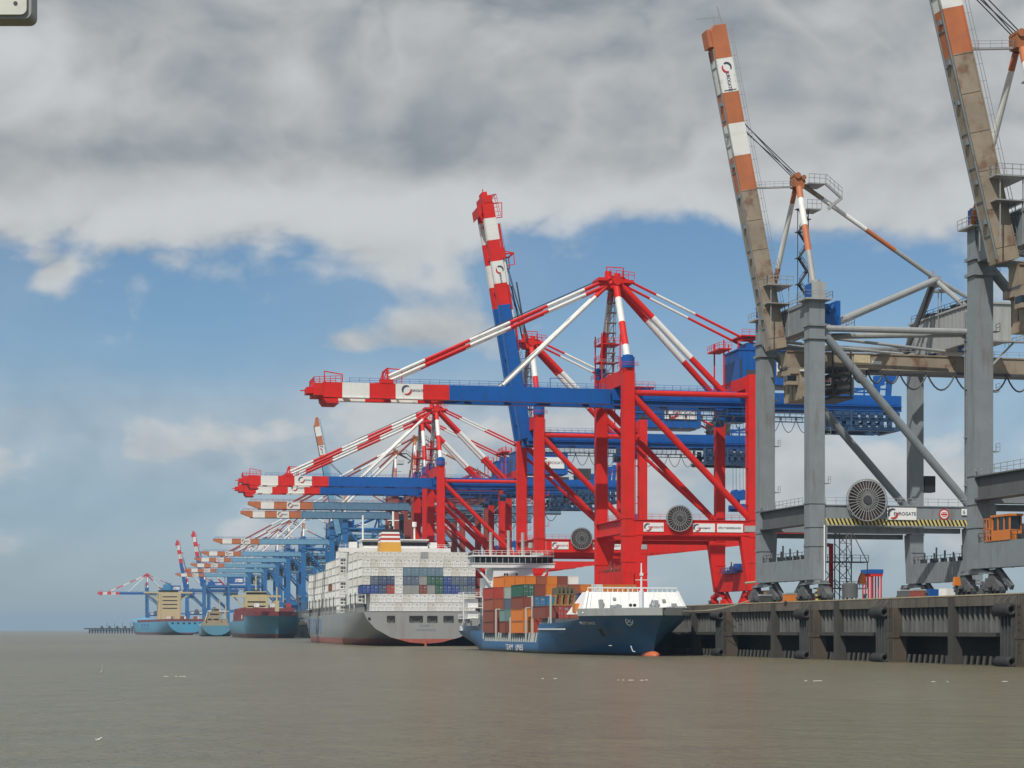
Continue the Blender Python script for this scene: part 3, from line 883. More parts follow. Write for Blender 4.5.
    for s in (-1, 1):
        if not up:
            for o in (-.55, .55):
                MB().stripes((-1.2 - o * .3, s * 1.9, 75.6 + o), (-53.2, s * gy, 51.5 + o), .36, [0, .12, .29, .46, .64, .84, 1], (0, 1, 0, 1, 0, 1), 8).build('forestay', [RED, WHITE], root)
            MB().stripes((-1.0, s * 1.7, 75.4), (-27.0, s * gy, 50.6), .46, [0, .15, 1], (0, 1), 8).build('inner_forestay', [RED, WHITE], root)
            MB().tube((-3, s * 1.0, 76.2), (-28, s * 1.4, 64.6), .07, 5).tube((-28, s * 1.4, 64.6), (-52, s * 1.6, 52.0), .05, 5).build('hoist_cable', DARK, root)
        else:
            MB().stripes((-1.4, s * 2.2, 75.6), (-4.6, s * gy, 92.0), .22, [0, 1], (0,), 6).build('hoist_cable', [DARK], root)
            MB().tube((-1.0, s * 1.2, 77.6), (-9.0, s * 2.2, 104.0), .10, 5).tube((-1.0, s * 1.6, 77.0), (-8.0, s * 2.6, 99.0), .10, 5).build('hoist_cable', DARK, root)
            MB().stripes((-9.6, s * gy, 108.0), (-5.2, s * gy, 80.0), .34, [0, .3, .6, .85, 1], (0, 1, 0, 1), 8).stripes((-4.9, s * gy, 80.0), (-1.3, s * 2.0, 57.0), .34, [0, .3, .7, 1], (0, 1, 0), 8).build('folded_forestay', [RED, WHITE], root)
    # trolley, cab, head block
    tx = 29.0
    m = MB().box(tx - 3.2, tx + 3.2, -gy - .3, gy + .3, 45.2, 46.5).box(tx - 2.4, tx + 2.4, -2.2, 2.2, 43.6, 45.2)
    tr = m.build('trolley', BLUE, root)
    c = MB().box(tx - 5.4, tx - 3.4, -gy + .4, -gy + 2.6, 42.4, 44.6); c.build('operator_cab', BLUE, tr)
    MB().box(tx - 5.45, tx - 3.6, -gy + .34, -gy + 2.2, 42.9, 44.0).build('cab_window', GLASS, tr)
    hb = MB().box(tx - .4, tx + 2.4, -1.6, 1.6, 25.6, 27.2).box(tx, tx + 2.0, -3.2, 3.2, 23.6, 24.3).box(tx - .2, tx + 2.2, -3.5, -3.0, 23.0, 24.5).box(tx - .2, tx + 2.2, 3.0, 3.5, 23.0, 24.5).tube((tx + .2, -1.4, 27.4), (tx + .2, 1.4, 27.4), .6, 10).tube((tx + 1.9, -1.4, 27.4), (tx + 1.9, 1.4, 27.4), .6, 10)
    hb.bar((tx + .3, -1.2, 24.2), (tx + .3, -1.2, 25.7), .5); hb.bar((tx + 1.6, 1.2, 24.2), (tx + 1.6, 1.2, 25.7), .5)
    hb.build('spreader', BLUE, tr)
    rp = MB()
    for (x, y) in ((tx + .2, -1.2), (tx + .2, 1.2), (tx + 1.9, -1.2), (tx + 1.9, 1.2)):
        rp.bar((x, y, 27.4), (x, y, 45.0), .07)
    rp.build('hoist_rope', DARK, tr)
    reel(root, 11.6, -S - 2.0, 20.4, 2.95)
    for (a, b_, z0, z1, wd) in ((3.4, 8.1, 17.35, 19.35, 'EUROGATE'), (15.0, 20.2, 17.35, 19.3, 'www.eurogate.de'), (20.7, 26.9, 17.35, 19.3, 'NTB CT BREMERHAVEN')):
        sign(root, a, b_, -S - 1.08, z0, z1, wd, INK if a > 5 else INK_RED, a < 5 or 14 < a < 16, .62)
    sign(root, 27.2, G + 1.0, -S - 1.13, 17.5, 18.9, '', None, False, None, GREY_LIGHT)
    m = MB().box(G - .8, G + .9, -3.4, -.8, 8.5, 10.6).box(G - .7, G + .6, .4, 1.8, 8.5, 10.1).box(G - 2, G + 2, -6, 5, 8.4, 8.52); m.rail([(G - 2, -6, 8.5), (G - 2, 5, 8.5)], 1.2, 1.4, .1)
    m.build('drive_cabinet', BLUE, root)
    return root

def old_crane(style, up, L_tip, apex):
    """Older single-box crane. style: grey, blue or brown legs."""
    leg_m, boom_m, house_m = {'grey': (GREY, BROWN, GREY_LIGHT), 'blue': (BLUE_LEG, PALE_BLUE, BLUE_LEG), 'brown': (BRICK, STEEL_BLUE, BRICK)}[style]
    root = empty('ship_to_shore_crane', (0, 0, 0))
    grey = style == 'grey'
    dz = 0.0 if grey else 2.0
    legs_and_frame(root, leg_m, 51.2 + dz, 50.4 + dz, 2.75, 2.5, 12.9, 16.5, 3.7, 7.3, 9.0 if not grey else 0.0, .5, False)
    zb, zt = 41.2 + dz, 44.1 + dz
    MB().box(-1.1, 1.1, -S + 1.25, S - 1.25, 46.4 + dz, 51.0 + dz).box(-1.3, 1.3, -S + 1.25, S - 1.25, 50.7 + dz, 51.15 + dz).build('sea_cross_beam', leg_m, root)
    r = MB().rail([(-1.25, -S + 1.4, 51.15 + dz), (-1.25, S - 1.4, 51.15 + dz)], 1.2, 1.8, .08); r.rail([(1.25, -S + 1.4, 51.15 + dz), (1.25, S - 1.4, 51.15 + dz)], 1.2, 1.8, .08)
    r.build('railing', GALV, root)
    # cabins on the leg heads
    for s in (-1, 1):
        m = MB().box(-1.0, 1.5, s * S - 1.3, s * S + 1.3, 51.6 + dz, 54.3 + dz).tube((.2, s * S, 54.3 + dz), (.2, s * S, 54.8 + dz), .7, 10).box(-2.4, 2.4, s * S - 2.2, s * S + 2.2, 51.2 + dz, 51.45 + dz)
        o = m.build('leg_head_cabin', GREY_LIGHT if grey else leg_m, root)
        r = MB()
        for (a, b_) in (((-2.4, -2.2), (2.4, -2.2)), ((2.4, -2.2), (2.4, 2.2)), ((-2.4, -2.2), (-2.4, 2.2))):
            r.rail([(a[0], s * S + a[1], 51.45 + dz), (b_[0], s * S + b_[1], 51.45 + dz)], 1.2, 1.2, .07)
        r.build('railing', GALV, o)
        MB().box(-1.3, -1.01, s * S - 1.2, s * S + 1.2, 51.6 + dz, 54.0 + dz).build('side_cladding', BLUE, o)
    m = MB().box(1.6, 4.9, -S + .4, -S + 4.2, 47.2 + dz, 50.9 + dz).box(4.2, 4.9, -S + .4, -S + 4.2, 50.9 + dz, 51.5 + dz).tube((2.6, -S + .2, 49.4 + dz), (3.6, -S + .2, 50.6 + dz), .4, 8)
    o = m.build('electrical_cabinet', BLUE, root)
    MB().box(1.5, 7.2, -S - .2, -S + 4.6, 46.85 + dz, 47.15 + dz).rail([(4.9, -S - .2, 47.15 + dz), (7.2, -S - .2, 47.15 + dz), (7.2, -S + 4.6, 47.15 + dz)], 1.2, 1.1, .07).build('platform', GALV, o)
    # ties and diagonals
    MB().tube((1.3, -S, 46.6 + dz), (G - 1, -S, 46.9 + dz), .55, 12).build('tie_tube', GALV if grey else leg_m, root)
    MB().tube((1.3, -S + 3.5, 45.7 + dz), (G - 1, -S + .8, 46.6 + dz), .5, 12).build('tie_tube', GALV if grey else leg_m, root)
    MB().tube((1.3, S, 46.6 + dz), (G - 1, S, 46.9 + dz), .55, 12).build('tie_tube', leg_m, root)
    for s in (-1, 1):
        MB().tube((1.0, s * S, 46.4 + dz), (G - 1.2, s * S, 17.2), .72, 12).build('diagonal_brace', leg_m, root)
    # girder
    g = MB().box(-1.0, 62, -1.5, 1.5, zb, zt)
    g.box(-1.0, 62, -1.7, 1.7, zb - .02, zb + .25); g.box(-1.0, 62, -1.7, 1.7, zt - .2, zt + .02)
    for k in range(11):
        g.box(2 + k * 5.8, 2.12 + k * 5.8, -1.56, 1.56, zb + .25, zt - .2)
    go = g.build('girder', boom_m, root)
    MB().box(-1.0, 62, -1.9, 1.9, zb - .5, zb - .02).build('trolley_rail', DARK, go)
    MB().rail([(4, -1.6, zt + .02), (28, -1.6, zt + .02)], 1.0, 2.4, .06).rail([(36, -1.6, zt + .02), (61, -1.6, zt + .02)], 1.0, 2.4, .06).build('railing', GALV, go)
    festoon(root, 8, 20, -2.0, zb - .5, 3.0, 1.9); festoon(root, 20, 36, -2.0, zb - .5, 5.2, 2.8); festoon(root, 36, 60, -2.0, zb - .5, 4.8, 2.7)
    if grey:
        MB().box(11.6, 14.6, -1.62, -1.57, 42.0, 43.8).build('faded_plate', paint("pale_yellow_plate", (.55, .47, .30), .5, .25, (.3, .2, .1), .5, 1.2), go)
        MB().box(15.0, 16.8, -1.62, -1.57, 42.2, 42.8).build('faded_plate', SIGN, go)
    p = MB()
    for a, b_ in (((1, -4.5, 46.5), (28, -3.6, 44.6)), ((1, 4.5, 46.5), (28, 3.6, 44.6))):
        p.tube((a[0], a[1], a[2] + dz), (b_[0], b_[1], b_[2] + dz), .28, 8)
    p.build('girder_hanger', GALV if grey else leg_m, root)
    # house over the land legs
    m = MB().box(G - .6, G + 6.2, -S - 2.0, S + 1.0, 45.2 + dz, 51.8 + dz).box(G - .9, G + 6.5, -S - 2.3, S + 1.3, 51.6 + dz, 51.95 + dz)
    for k in range(17):
        m.box(G - .68, G - .6, -S - 1.6 + k * 1.6, -S - 1.5 + k * 1.6, 45.4 + dz, 51.5 + dz)
    for k in range(5):
        m.box(G + .4 + k * 1.3, G + .5 + k * 1.3, -S - 2.08, -S - 2.0, 45.4 + dz, 51.5 + dz)
    h = m.build('machinery_house', house_m, root)
    m = MB()
    for k in range(9):
        m.box(G + .2, G + 1.6, -S + k * 2.7, -S + 1.4 + k * 2.7, 51.95 + dz, 52.7 + dz + .3 * (k % 2))
    m.rail([(G - .8, -S - 2, 51.95 + dz), (G - .8, S, 51.95 + dz)], 1.1, 2.2, .07)
    m.build('roof_unit', DARK, h)
    MB().box(G + .4, G + 2.0, -7.5, -5.2, 44.3 + dz, 45.2 + dz).box(G - 1.0, G + .5, 4.0, 9.5, 43.6 + dz, 45.2 + dz).build('drive_unit', BLUE, h)
    m = MB().box(G - 1.5, G + 8.5, -S - 3.4, -S - 2.0, 44.9 + dz, 45.15 + dz).rail([(G + 6.5, -S - 3.4, 45.15 + dz), (G + 8.5, -S - 3.4, 45.15 + dz), (G + 8.5, -S + 5, 45.15 + dz)], 1.2, 1.3, .07)
    m.bar((G + 6.4, -S - 2.5, 45 + dz), (G + 1.3, -S - 1, 39.5 + dz), .35)
    m.build('platform', GALV, h)
    # mast
    ax, az_ = 1.5, apex
    m = MB().prism([(ax - .9, -1.1, az_ - 1.3), (ax + .8, -1.1, az_ - 1.6), (ax + 1.2, -1.1, az_ - .4), (ax + .8, -1.1, az_ + .6), (ax - .5, -1.1, az_ + .6), (ax - 1.0, -1.1, az_ + .1)], (0, 2.2, 0))
    m.tube((ax - .3, -1.4, az_ + .6), (ax - .3, 1.4, az_ + .6), .55, 12).tube((ax + .8, -1.4, az_ + .3), (ax + .8, 1.4, az_ + .3), .45, 12)
    m.build('mast_head', paint("rusty_orange_head", (.36, .13, .05), .6, .2, (.12, .07, .05), .5), root)
    m = MB()
    m.box(ax + 1.4, ax + 4.6, -2.2, 2.2, az_ - .9, az_ - .7); m.rail([(ax + 1.4, -2.2, az_ - .7), (ax + 4.4, -2.2, az_ - .7)], 1.5, .8, .08)
    m.bar((ax + 4.6, -2, az_ - .8), (ax + 7.6, -2, az_ - 3.2), .4); m.rail([(ax + 4.6, -2.2, az_ - .7), (ax + 7.6, -2.2, az_ - 3.0)], 1.6, .9, .08); m.bar((ax + 7.6, -2, az_ - 3.1), (ax + 5.4, -1, az_ - 5.0), .5)
    m.box(ax + .8, ax + 3.4, -3, 1, az_ - 5.6, az_ - 5.4); m.rail([(ax + .8, -3, az_ - 5.4), (ax + 3.4, -3, az_ - 5.4)], 1.5, .8, .08)
    m.build('mast_platform', GALV if grey else DARK, root)
    m = MB().bar((ax - 1, 0, az_ - 1.2), (ax - 9.4, 0, az_ - 1.9), .5, .28)
    m.rail([(ax - 9.4, -.3, az_ - 1.8), (ax - 1, -.3, az_ - 1.1)], .9, 1.6, .05)
    if up:
        m.build('access_gangway', GALV, root)
    wl = [ORANGE, WHITE, GALV if grey else WHITE]
    MB().stripes((ax, 1.0, az_ - 1.5), (.1, S - .8, 51.6 + dz), .46, [0, .10, .60, 1], (0, 1, 0), 12).build('mast_leg', wl, root)
    MB().stripes((ax, -1.0, az_ - 1.5), (.1, -S + .6, 54.0 + dz), .56, [0, .12, .40, .66, 1], (0, 1, 0, 2), 12).build('mast_leg', wl, root)
    if grey:
        stair(root, 2.0, -1.6, 51.2, az_ - 5.4, 2.3, .8, 'mast_stair', DARK)
        m = MB()
        for (x, y) in ((-4.5, -3), (-4.5, 3), (-1.2, -3), (-1.2, 3)):
            m.bar((x, y, 46.4), (x, y, 55.2), .14)
        m.box(-5.4, -.6, -3.6, 3.6, 55.2, 55.4).rail([(-5.4, -3.6, 55.4), (-.6, -3.6, 55.4)], 1.4, 1.0, .09).rail([(-5.4, -3.6, 55.4), (-5.4, 3.6, 55.4)], 1.4, 1.0, .09)
        m.box(-5.2, -1.0, -3.4, 3.4, 52.0, 52.15)
        m.build('latch_platform', GALV, root)
    # land-side node and stays
    nx, nz = G - 1.7, 58.0 + dz
    m = MB().box(nx - .8, nx + .8, -.9, .9, nz - 1.4, nz + .5).box(nx - .4, nx + 2.2, -.8, .8, nz - 2.3, nz - 1.9).bar((nx - .2, 0, nz), (nx - .2, 0, nz + 1.6), .3)
    for dx in (.7, 1.3):
        m.bar((nx + dx, 0, nz - 2), (nx + dx, 0, nz - 8.2), .12)
    m.build('stay_node', GALV if grey else leg_m, root)
    sg = GALV if grey else leg_m
    for s in (-1, 1):
        MB().tube((1.2, s * (S - .2), 46.4 + dz), (nx, s * .5, nz - .2), .62 if s < 0 else .5, 12).build('stay_tube', sg, root)
        MB().tube((nx + .3, s * .6, nz - .6), (G, s * (S - .5), 50.4 + dz), .48, 10).build('stay_strut', sg, root)
    MB().tube((nx - .4, .4, nz - 1), (G - 6.0, 4.0, zt), .5, 10).build('stay_strut', DARK if grey else leg_m, root)
    MB().tube((nx + .6, 0, nz - .1), (56, 0, zt), .40, 8).build('rear_stay', sg, root)
    MB().stripes((ax + .8, 0, az_ - .6), (nx, 0, nz + .2), .42, [0, .16, .48, .70, 1], (0, 1, 2, 3), 10).build('backstay', [BROWN, WHITE, ORANGE, sg], root)
    # boom, hinge at (-1, zt)
    bl = L_tip - (2.2 if grey else 1.0)
    k_ = bl / 57.7
    b = MB()
    c = [0, -28.4 * k_, -34.6 * k_, -40.3 * k_, -45.8 * k_, -51.8 * k_]
    cm = [2, 0, 1, 0, 1]
    if not grey:
        c = [0, -bl * .60, -bl * .68, -bl * .76, -bl * .84, -bl * .92]
    for i in range(5):
        b.box(c[i + 1], c[i], -1.5, 1.5, -2.95, 0, cm[i])
        b.box(c[i + 1] + .01, c[i] - .01, -1.6, 1.6, -.16, .03, cm[i])
    b.prism([(c[5], -1.5, -2.95), (c[5], -1.5, 0), (-bl, -1.5, 0), (-bl, -1.5, -2.2 if grey else -1.2), (-bl + (1.0 if grey else 3), -1.5, -2.95 if grey else -2.4)], (0, 3.0, 0), 0)
    if grey:
        b.box(-bl + .6, -bl + 3.6, -1.3, 1.3, -3.7, -2.96, 0)
    for k in range(11):
        b.box(-2 - k * 5.2, -1.9 - k * 5.2, -1.56, 1.56, -2.96, -.2, 2 if -2 - k * 5.2 > c[1] else (0 if int(k) % 2 else 1)) if -2 - k * 5.2 > c[1] else None
    bo = b.build('boom', [ORANGE, WHITE, boom_m], root, loc=(-1.0, 0, zt + .7))
    m = MB()
    for s in (-1, 1):
        m.box(-bl + 4, -.5, s * 1.15 - .1, s * 1.15 + .1, -3.14, -2.955)
    for k in range(12):
        m.box(-4 - k * 4.6, -3.8 - k * 4.6, -1.1, 1.1, -3.04, -2.955)
        if k < 8:
            m.box(-6 - k * 5.4, -5.4 - k * 5.4, -.6, .2, -3.3, -2.955)
    m.build('trolley_rail', GREY if grey else DARK, bo)
    m = MB().rail([(-bl + 1, -1.4, .03), (-1, -1.4, .03)], 1.0, 2.2, .06).rail([(-bl + 1, 1.4, .03), (-1, 1.4, .03)], 1.0, 2.2, .06)
    if grey:
        m.bar((-bl, 0, 0), (-bl - 3.6, 0, -.4), .12); m.bar((-bl - 1.6, 0, -.1), (-bl - 1.8, 0, 4.4 - 9), .10); m.bar((-bl - .2, 1, -1), (-bl - 2.2, 1, -1), .12)
    m.build('railing', GALV if grey else sg, bo)
    lz = (c[4] + c[5]) / 2 if grey else (c[3] + c[4]) / 2 - bl * .0
    lx = (c[4] + c[5]) / 2 if grey else (c[2] + c[3]) / 2
    if grey:
        bd = MB().box(c[5] + .5, c[4] - .4, -1.64, -1.56, -2.6, -.35).build('sign_board', SIGN, bo)
        swoosh(bd, c[5] + 1.7, -1.68, -1.4, 1.9)
        text('lettering', 'EUROGATE', .92, INK, bd, (c[5] + 2.3, -1.67, -1.75), NEAR, sx=.72)
    else:
        swoosh(bo, lx - 1.3, -1.64, -1.45, 1.9)
        text('lettering', 'EUROGATE', .9, INK, bo, (lx - .6, -1.62, -1.75), NEAR, sx=.55)
    if up:
        bo.rotation_euler = (0, R(78.6), 0)
        th = R(78.6)
        def BP(d, off=0.0):
            return (-1.0 - d * math.cos(th) + off * math.sin(th), zt + .7 + d * math.sin(th) + off * math.cos(th))
        for (s, d) in ((-1.0, 39.0), (-.3, 38.2), (.5, 41.0), (1.1, 40.2)):
            x, z = BP(d, .2)
            MB().tube((ax - .6, s, az_ + .9), (x, s * 1.6, z), .085, 5).build('hoist_cable', DARK, root)
    else:
        for s in (-1, 1):
            MB().stripes((ax - .8, s * .9, az_ - .2), (-1 - bl * .72, s * 1.3, zt + .8), .40, [0, .1, .3, .5, .7, 1], (1, 0, 1, 0, 1), 7).build('forestay', [WHITE, BRICK], root)
            MB().stripes((ax - .6, s * .8, az_ - .8), (-1 - bl * .38, s * 1.3, zt + .8), .42, [0, .25, .5, .75, 1], (1, 0, 0, 0), 7).build('inner_forestay', [WHITE, BRICK], root)
    # trolley and cab parked at the hinge
    m = MB().box(.6, 4.6, -3.9, 3.9, 35.4 + dz, 40.4 + dz).box(.9, 4.2, -4.3, -3.9, 35.8 + dz, 38.6 + dz).box(-1.0, 5.2, -3.2, 3.2, 39.9 + dz, 41.0 + dz)
    for k in range(5):
        m.box(.5, 4.7, -3.95 + k * 1.9, -3.85 + k * 1.9, 35.5 + dz, 40.3 + dz)
    tr = m.build('trolley', BROWN if grey else DARK, root)
    MB().box(-1.4, .55, -3.0, -1.0, 38.0 + dz, 40.2 + dz).build('operator_cab', BROWN if grey else GREY_LIGHT, tr)
    MB().box(-1.45, .2, -3.05, -1.2, 38.7 + dz, 39.6 + dz).build('cab_window', GLASS, tr)
    MB().bar((1.5, -4.4, 40.3 + dz), (1.5, -4.4, 44.5 + dz), .35).box(.4, 2.6, -4.6, -4.1, 40.2 + dz, 40.5 + dz).build('hanging_ladder', WHITE, tr)
    m = MB()
    for k in range(5):
        m.box(6.3 + k * .1, 10.2, -4.6 + k * .6, 4 - k * .4, 35.6 + k * 1.35 + dz, 36.1 + k * 1.35 + dz)
    for x in (6.5, 9.9):
        m.bar((x, -4.2, 35.6 + dz), (x, -4.2, 44 + dz), .25); m.bar((x, 3.4, 35.6 + dz), (x, 3.4, 44 + dz), .25)
    m.bar((6.5, -4.3, 36 + dz), (9.9, -4.3, 43.5 + dz), .25)
    m.build('hinge_stair', DARK, root)
    reel(root, 8.7, -S - 2.3, 17.3, 3.55)
    if grey:
        pb = MB()
        n = 36
        for k in range(n):
            x0 = 1.5 + (G - 3.0) * k / n; x1 = 1.5 + (G - 3.0) * (k + .5) / n
            pb.add([(x0, -S - .99, 14.15), (x1, -S - .99, 14.15), (x1 + .55, -S - .99, 13.0), (x0 + .55, -S - .99, 13.0)], [(0, 1, 2, 3)], 0)
            pb.add([(x1, -S - .99, 14.15), (2 * x1 - x0, -S - .99, 14.15), (2 * x1 - x0 + .55, -S - .99, 13.0), (x1 + .55, -S - .99, 13.0)], [(0, 1, 2, 3)], 1)
        pb.build('hazard_band', [paint("hazard_yellow", (.62, .52, .18), .5, .12, (.2, .15, .1), .4), BLACK], root)
        sign(root, 12.8, 18.2, -S - 1.2, 14.05, 16.15, 'EUROGATE', INK, True, .78)
        m = MB(); m.tube((23.4, -S - 1.05, 15.1), (23.4, -S - 1.0, 15.1), .95, 24, 0); m.tube((23.4, -S - 1.09, 15.1), (23.4, -S - 1.055, 15.1), .72, 24, 1); m.box(22.8, 24.0, -S - 1.12, -S - 1.095, 14.95, 15.25, 0); m.box(23.0, 23.8, -S - 1.12, -S - 1.095, 15.4, 15.5, 0); m.box(23.0, 23.8, -S - 1.12, -S - 1.095, 14.7, 14.8, 0)
        m.build('round_warning_sign', [INK_RED, SIGN], root)
        sign(root, 26.6, 27.6, -S - 1.2, 15.0, 16.1, '6', INK, False, 1.0)
        MB().box(G + 1.3, G + 3.4, S - 1.4, S + .8, 20.6, 23.6).box(G + 1.3, G + 3.4, S - 1.42, S - 1.4, 20.8, 23.4).build('black_cabinet', BLACK, root)
        sign(root, G - 1.2, G - 1.05, -6.0, 5.0, 6.4, '', None, False)
        MB().tube((1.2, -S - 1.5, 1.0), (1.2, -S - 1.5, 13.0), .13, 8).build('white_pipe', SIGN, root)
    return root

R_down = red_crane(False)
R_up = red_crane(True)
G_up = old_crane('grey', True, 59.2, 74.4)
B_down = old_crane('blue', False, 66.0, 73.4)
B_up = old_crane('blue', True, 64.0, 76.0)
N_down = old_crane('brown', False, 66.0, 73.4)

used = set()
def place(proto, X, Y, label, group, tan_a=None):
    o = proto if proto.name not in used else copy_tree(proto)
    used.add(o.name); used.add(proto.name)
    a = math.atan(edge_at(Y)[1] if tan_a is None else tan_a)
    o.location = (X, Y, ZQ); o.rotation_euler = (0, 0, a)
    tag(o, label, "crane", group)
    return o
def at(px, d):
    return (px - CX) / F * d
GR, RD, OB = "grey cranes with raised booms at the near quay", "red and blue cranes along the quay", "orange tipped cranes farther along the quay"
place(G_up, at(789, 361), 361, "grey crane with raised orange and white boom and reel above striped beam", GR, .2366)
near_grey = place(G_up, 68.3, 275.3, "nearest grey crane, its raised boom cut off by the picture's top right corner", GR, .2366)
for o in near_grey.children:
    if o.name.startswith("boom"):
        o.rotation_euler = (0, R(76.2), 0)
    if o.name.startswith(("mast_head", "mast_leg", "mast_platform", "access_gangway", "hoist_cable")):
        o.location.x -= 1.7
place(R_down, at(614, 474), 474, "largest red crane with lowered boom, third reel from right on its portal", RD, .215)
place(R_up, at(530, 575), 575, "red crane whose blue boom with red and white tip stands raised", RD, .20)
place(R_down, at(435.5, 748), 748, "red crane with lowered boom right behind the raised blue boom", RD, .193)
place(R_down, at(421.5, 790), 790, "red crane tucked directly behind another, boom just below its neighbour's", RD, .19)
place(N_down, at(411, 835), 835, "brown red legged crane with upper of two steel blue orange tipped booms", OB, .17)
place(N_down, at(392, 900), 900, "brown red legged crane with lower of two steel blue orange tipped booms", OB, .18)
place(B_up, at(343, 1095), 1095, "blue crane with lone raised orange and white boom above the lowered booms", OB, .18)
place(B_down, at(330, 1169), 1169, "blue crane with highest pale blue lowered boom left of grey ship's containers", OB, .18)
place(B_down, at(302, 1356), 1356, "blue crane with second highest pale boom of the far blue row", OB, .185)
place(B_down, at(287, 1474), 1474, "blue crane with third highest pale boom of the far blue row", OB, .185)
place(B_down, at(276, 1601), 1601, "blue crane with fourth highest pale boom of the far blue row", OB, .19)
place(B_down, at(264, 1735), 1735, "blue crane with second lowest pale boom of the far blue row", OB, .20)
place(B_down, at(248, 1883), 1883, "blue crane with lowest pale boom, orange tip reaching farthest left in the row", OB, .21)
place(R_up, at(204, 2526), 2526, "far crane with raised boom, right one of the two raised far ones", RD, .22)
place(R_up, at(187, 2779), 2779, "far crane with raised boom, left one of the two raised far ones", RD, .25)
place(R_down, at(147, 3000), 3000, "farthest crane, alone at left end with lowered red and white boom", RD, .27)
_rc = {}
def recolour(o, skip=('mast_head', 'boom_tip', 'stay_bracket')):
    """The far cranes have the same build with blue legs."""
    for ch in o.children:
        recolour(ch)
        if ch.type == 'MESH' and RED.name in [m.name for m in ch.data.materials if m] and len(ch.data.materials) == 1 and not ch.name.startswith(skip):
            if ch.data.name not in _rc:
                d = ch.data.copy(); d.materials[0] = BLUE_LEG; _rc[ch.data.name] = d
            ch.data = _rc[ch.data.name]
for o in [o for o in col.objects if o.parent is None and o.name.startswith('ship_to_shore') and o.location.y > 2400]:
    recolour(o)
# ---------------------------------------------------------------- ships
# local frame of every ship: x landward across the hull, y along it away from the viewer, z above the water
def hull(root, stations, mat, name='hull', deck=None):
    """Loft through stations; each station is a list of (half breadth, y, z) from keel to deck."""
    mb = MB(); n = len(stations[0])
    for sgn in (-1, 1):
        vs2 = [(sgn * x, y, z) for st in stations for (x, y, z) in st]
        fs = []
        for i in range(len(stations) - 1):
            for k in range(n - 1):
                fs.append((i * n + k, i * n + k + 1, (i + 1) * n + k + 1, (i + 1) * n + k))
        mb.add(vs2, fs)
    tot = len(stations) * n
    dk_ = []
    for i in range(len(stations) - 1):
        a, b = i * n + n - 1, (i + 1) * n + n - 1
        dk_.append((a, b, tot + b, tot + a))
    for i in (0, len(stations) - 1):
        for k in range(n - 1):
            a = i * n + k
            dk_.append((a, a + 1, tot + a + 1, tot + a))
    for f in dk_:
        mb.f.append(f); mb.m.append(0)
    o = mb.build(name, mat, root)
    import bmesh
    bm = bmesh.new(); bm.from_mesh(o.data)
    bmesh.ops.remove_doubles(bm, verts=bm.verts, dist=0.003)
    bmesh.ops.dissolve_degenerate(bm, edges=bm.edges, dist=0.002)
    bmesh.ops.recalc_face_normals(bm, faces=bm.faces)
    for f in bm.faces:
        f.smooth = abs(f.normal.z) < .95
    bm.to_mesh(o.data); bm.free()
    try:
        o.data.set_sharp_from_angle(angle=R(32))
    except Exception:
        pass
    return o

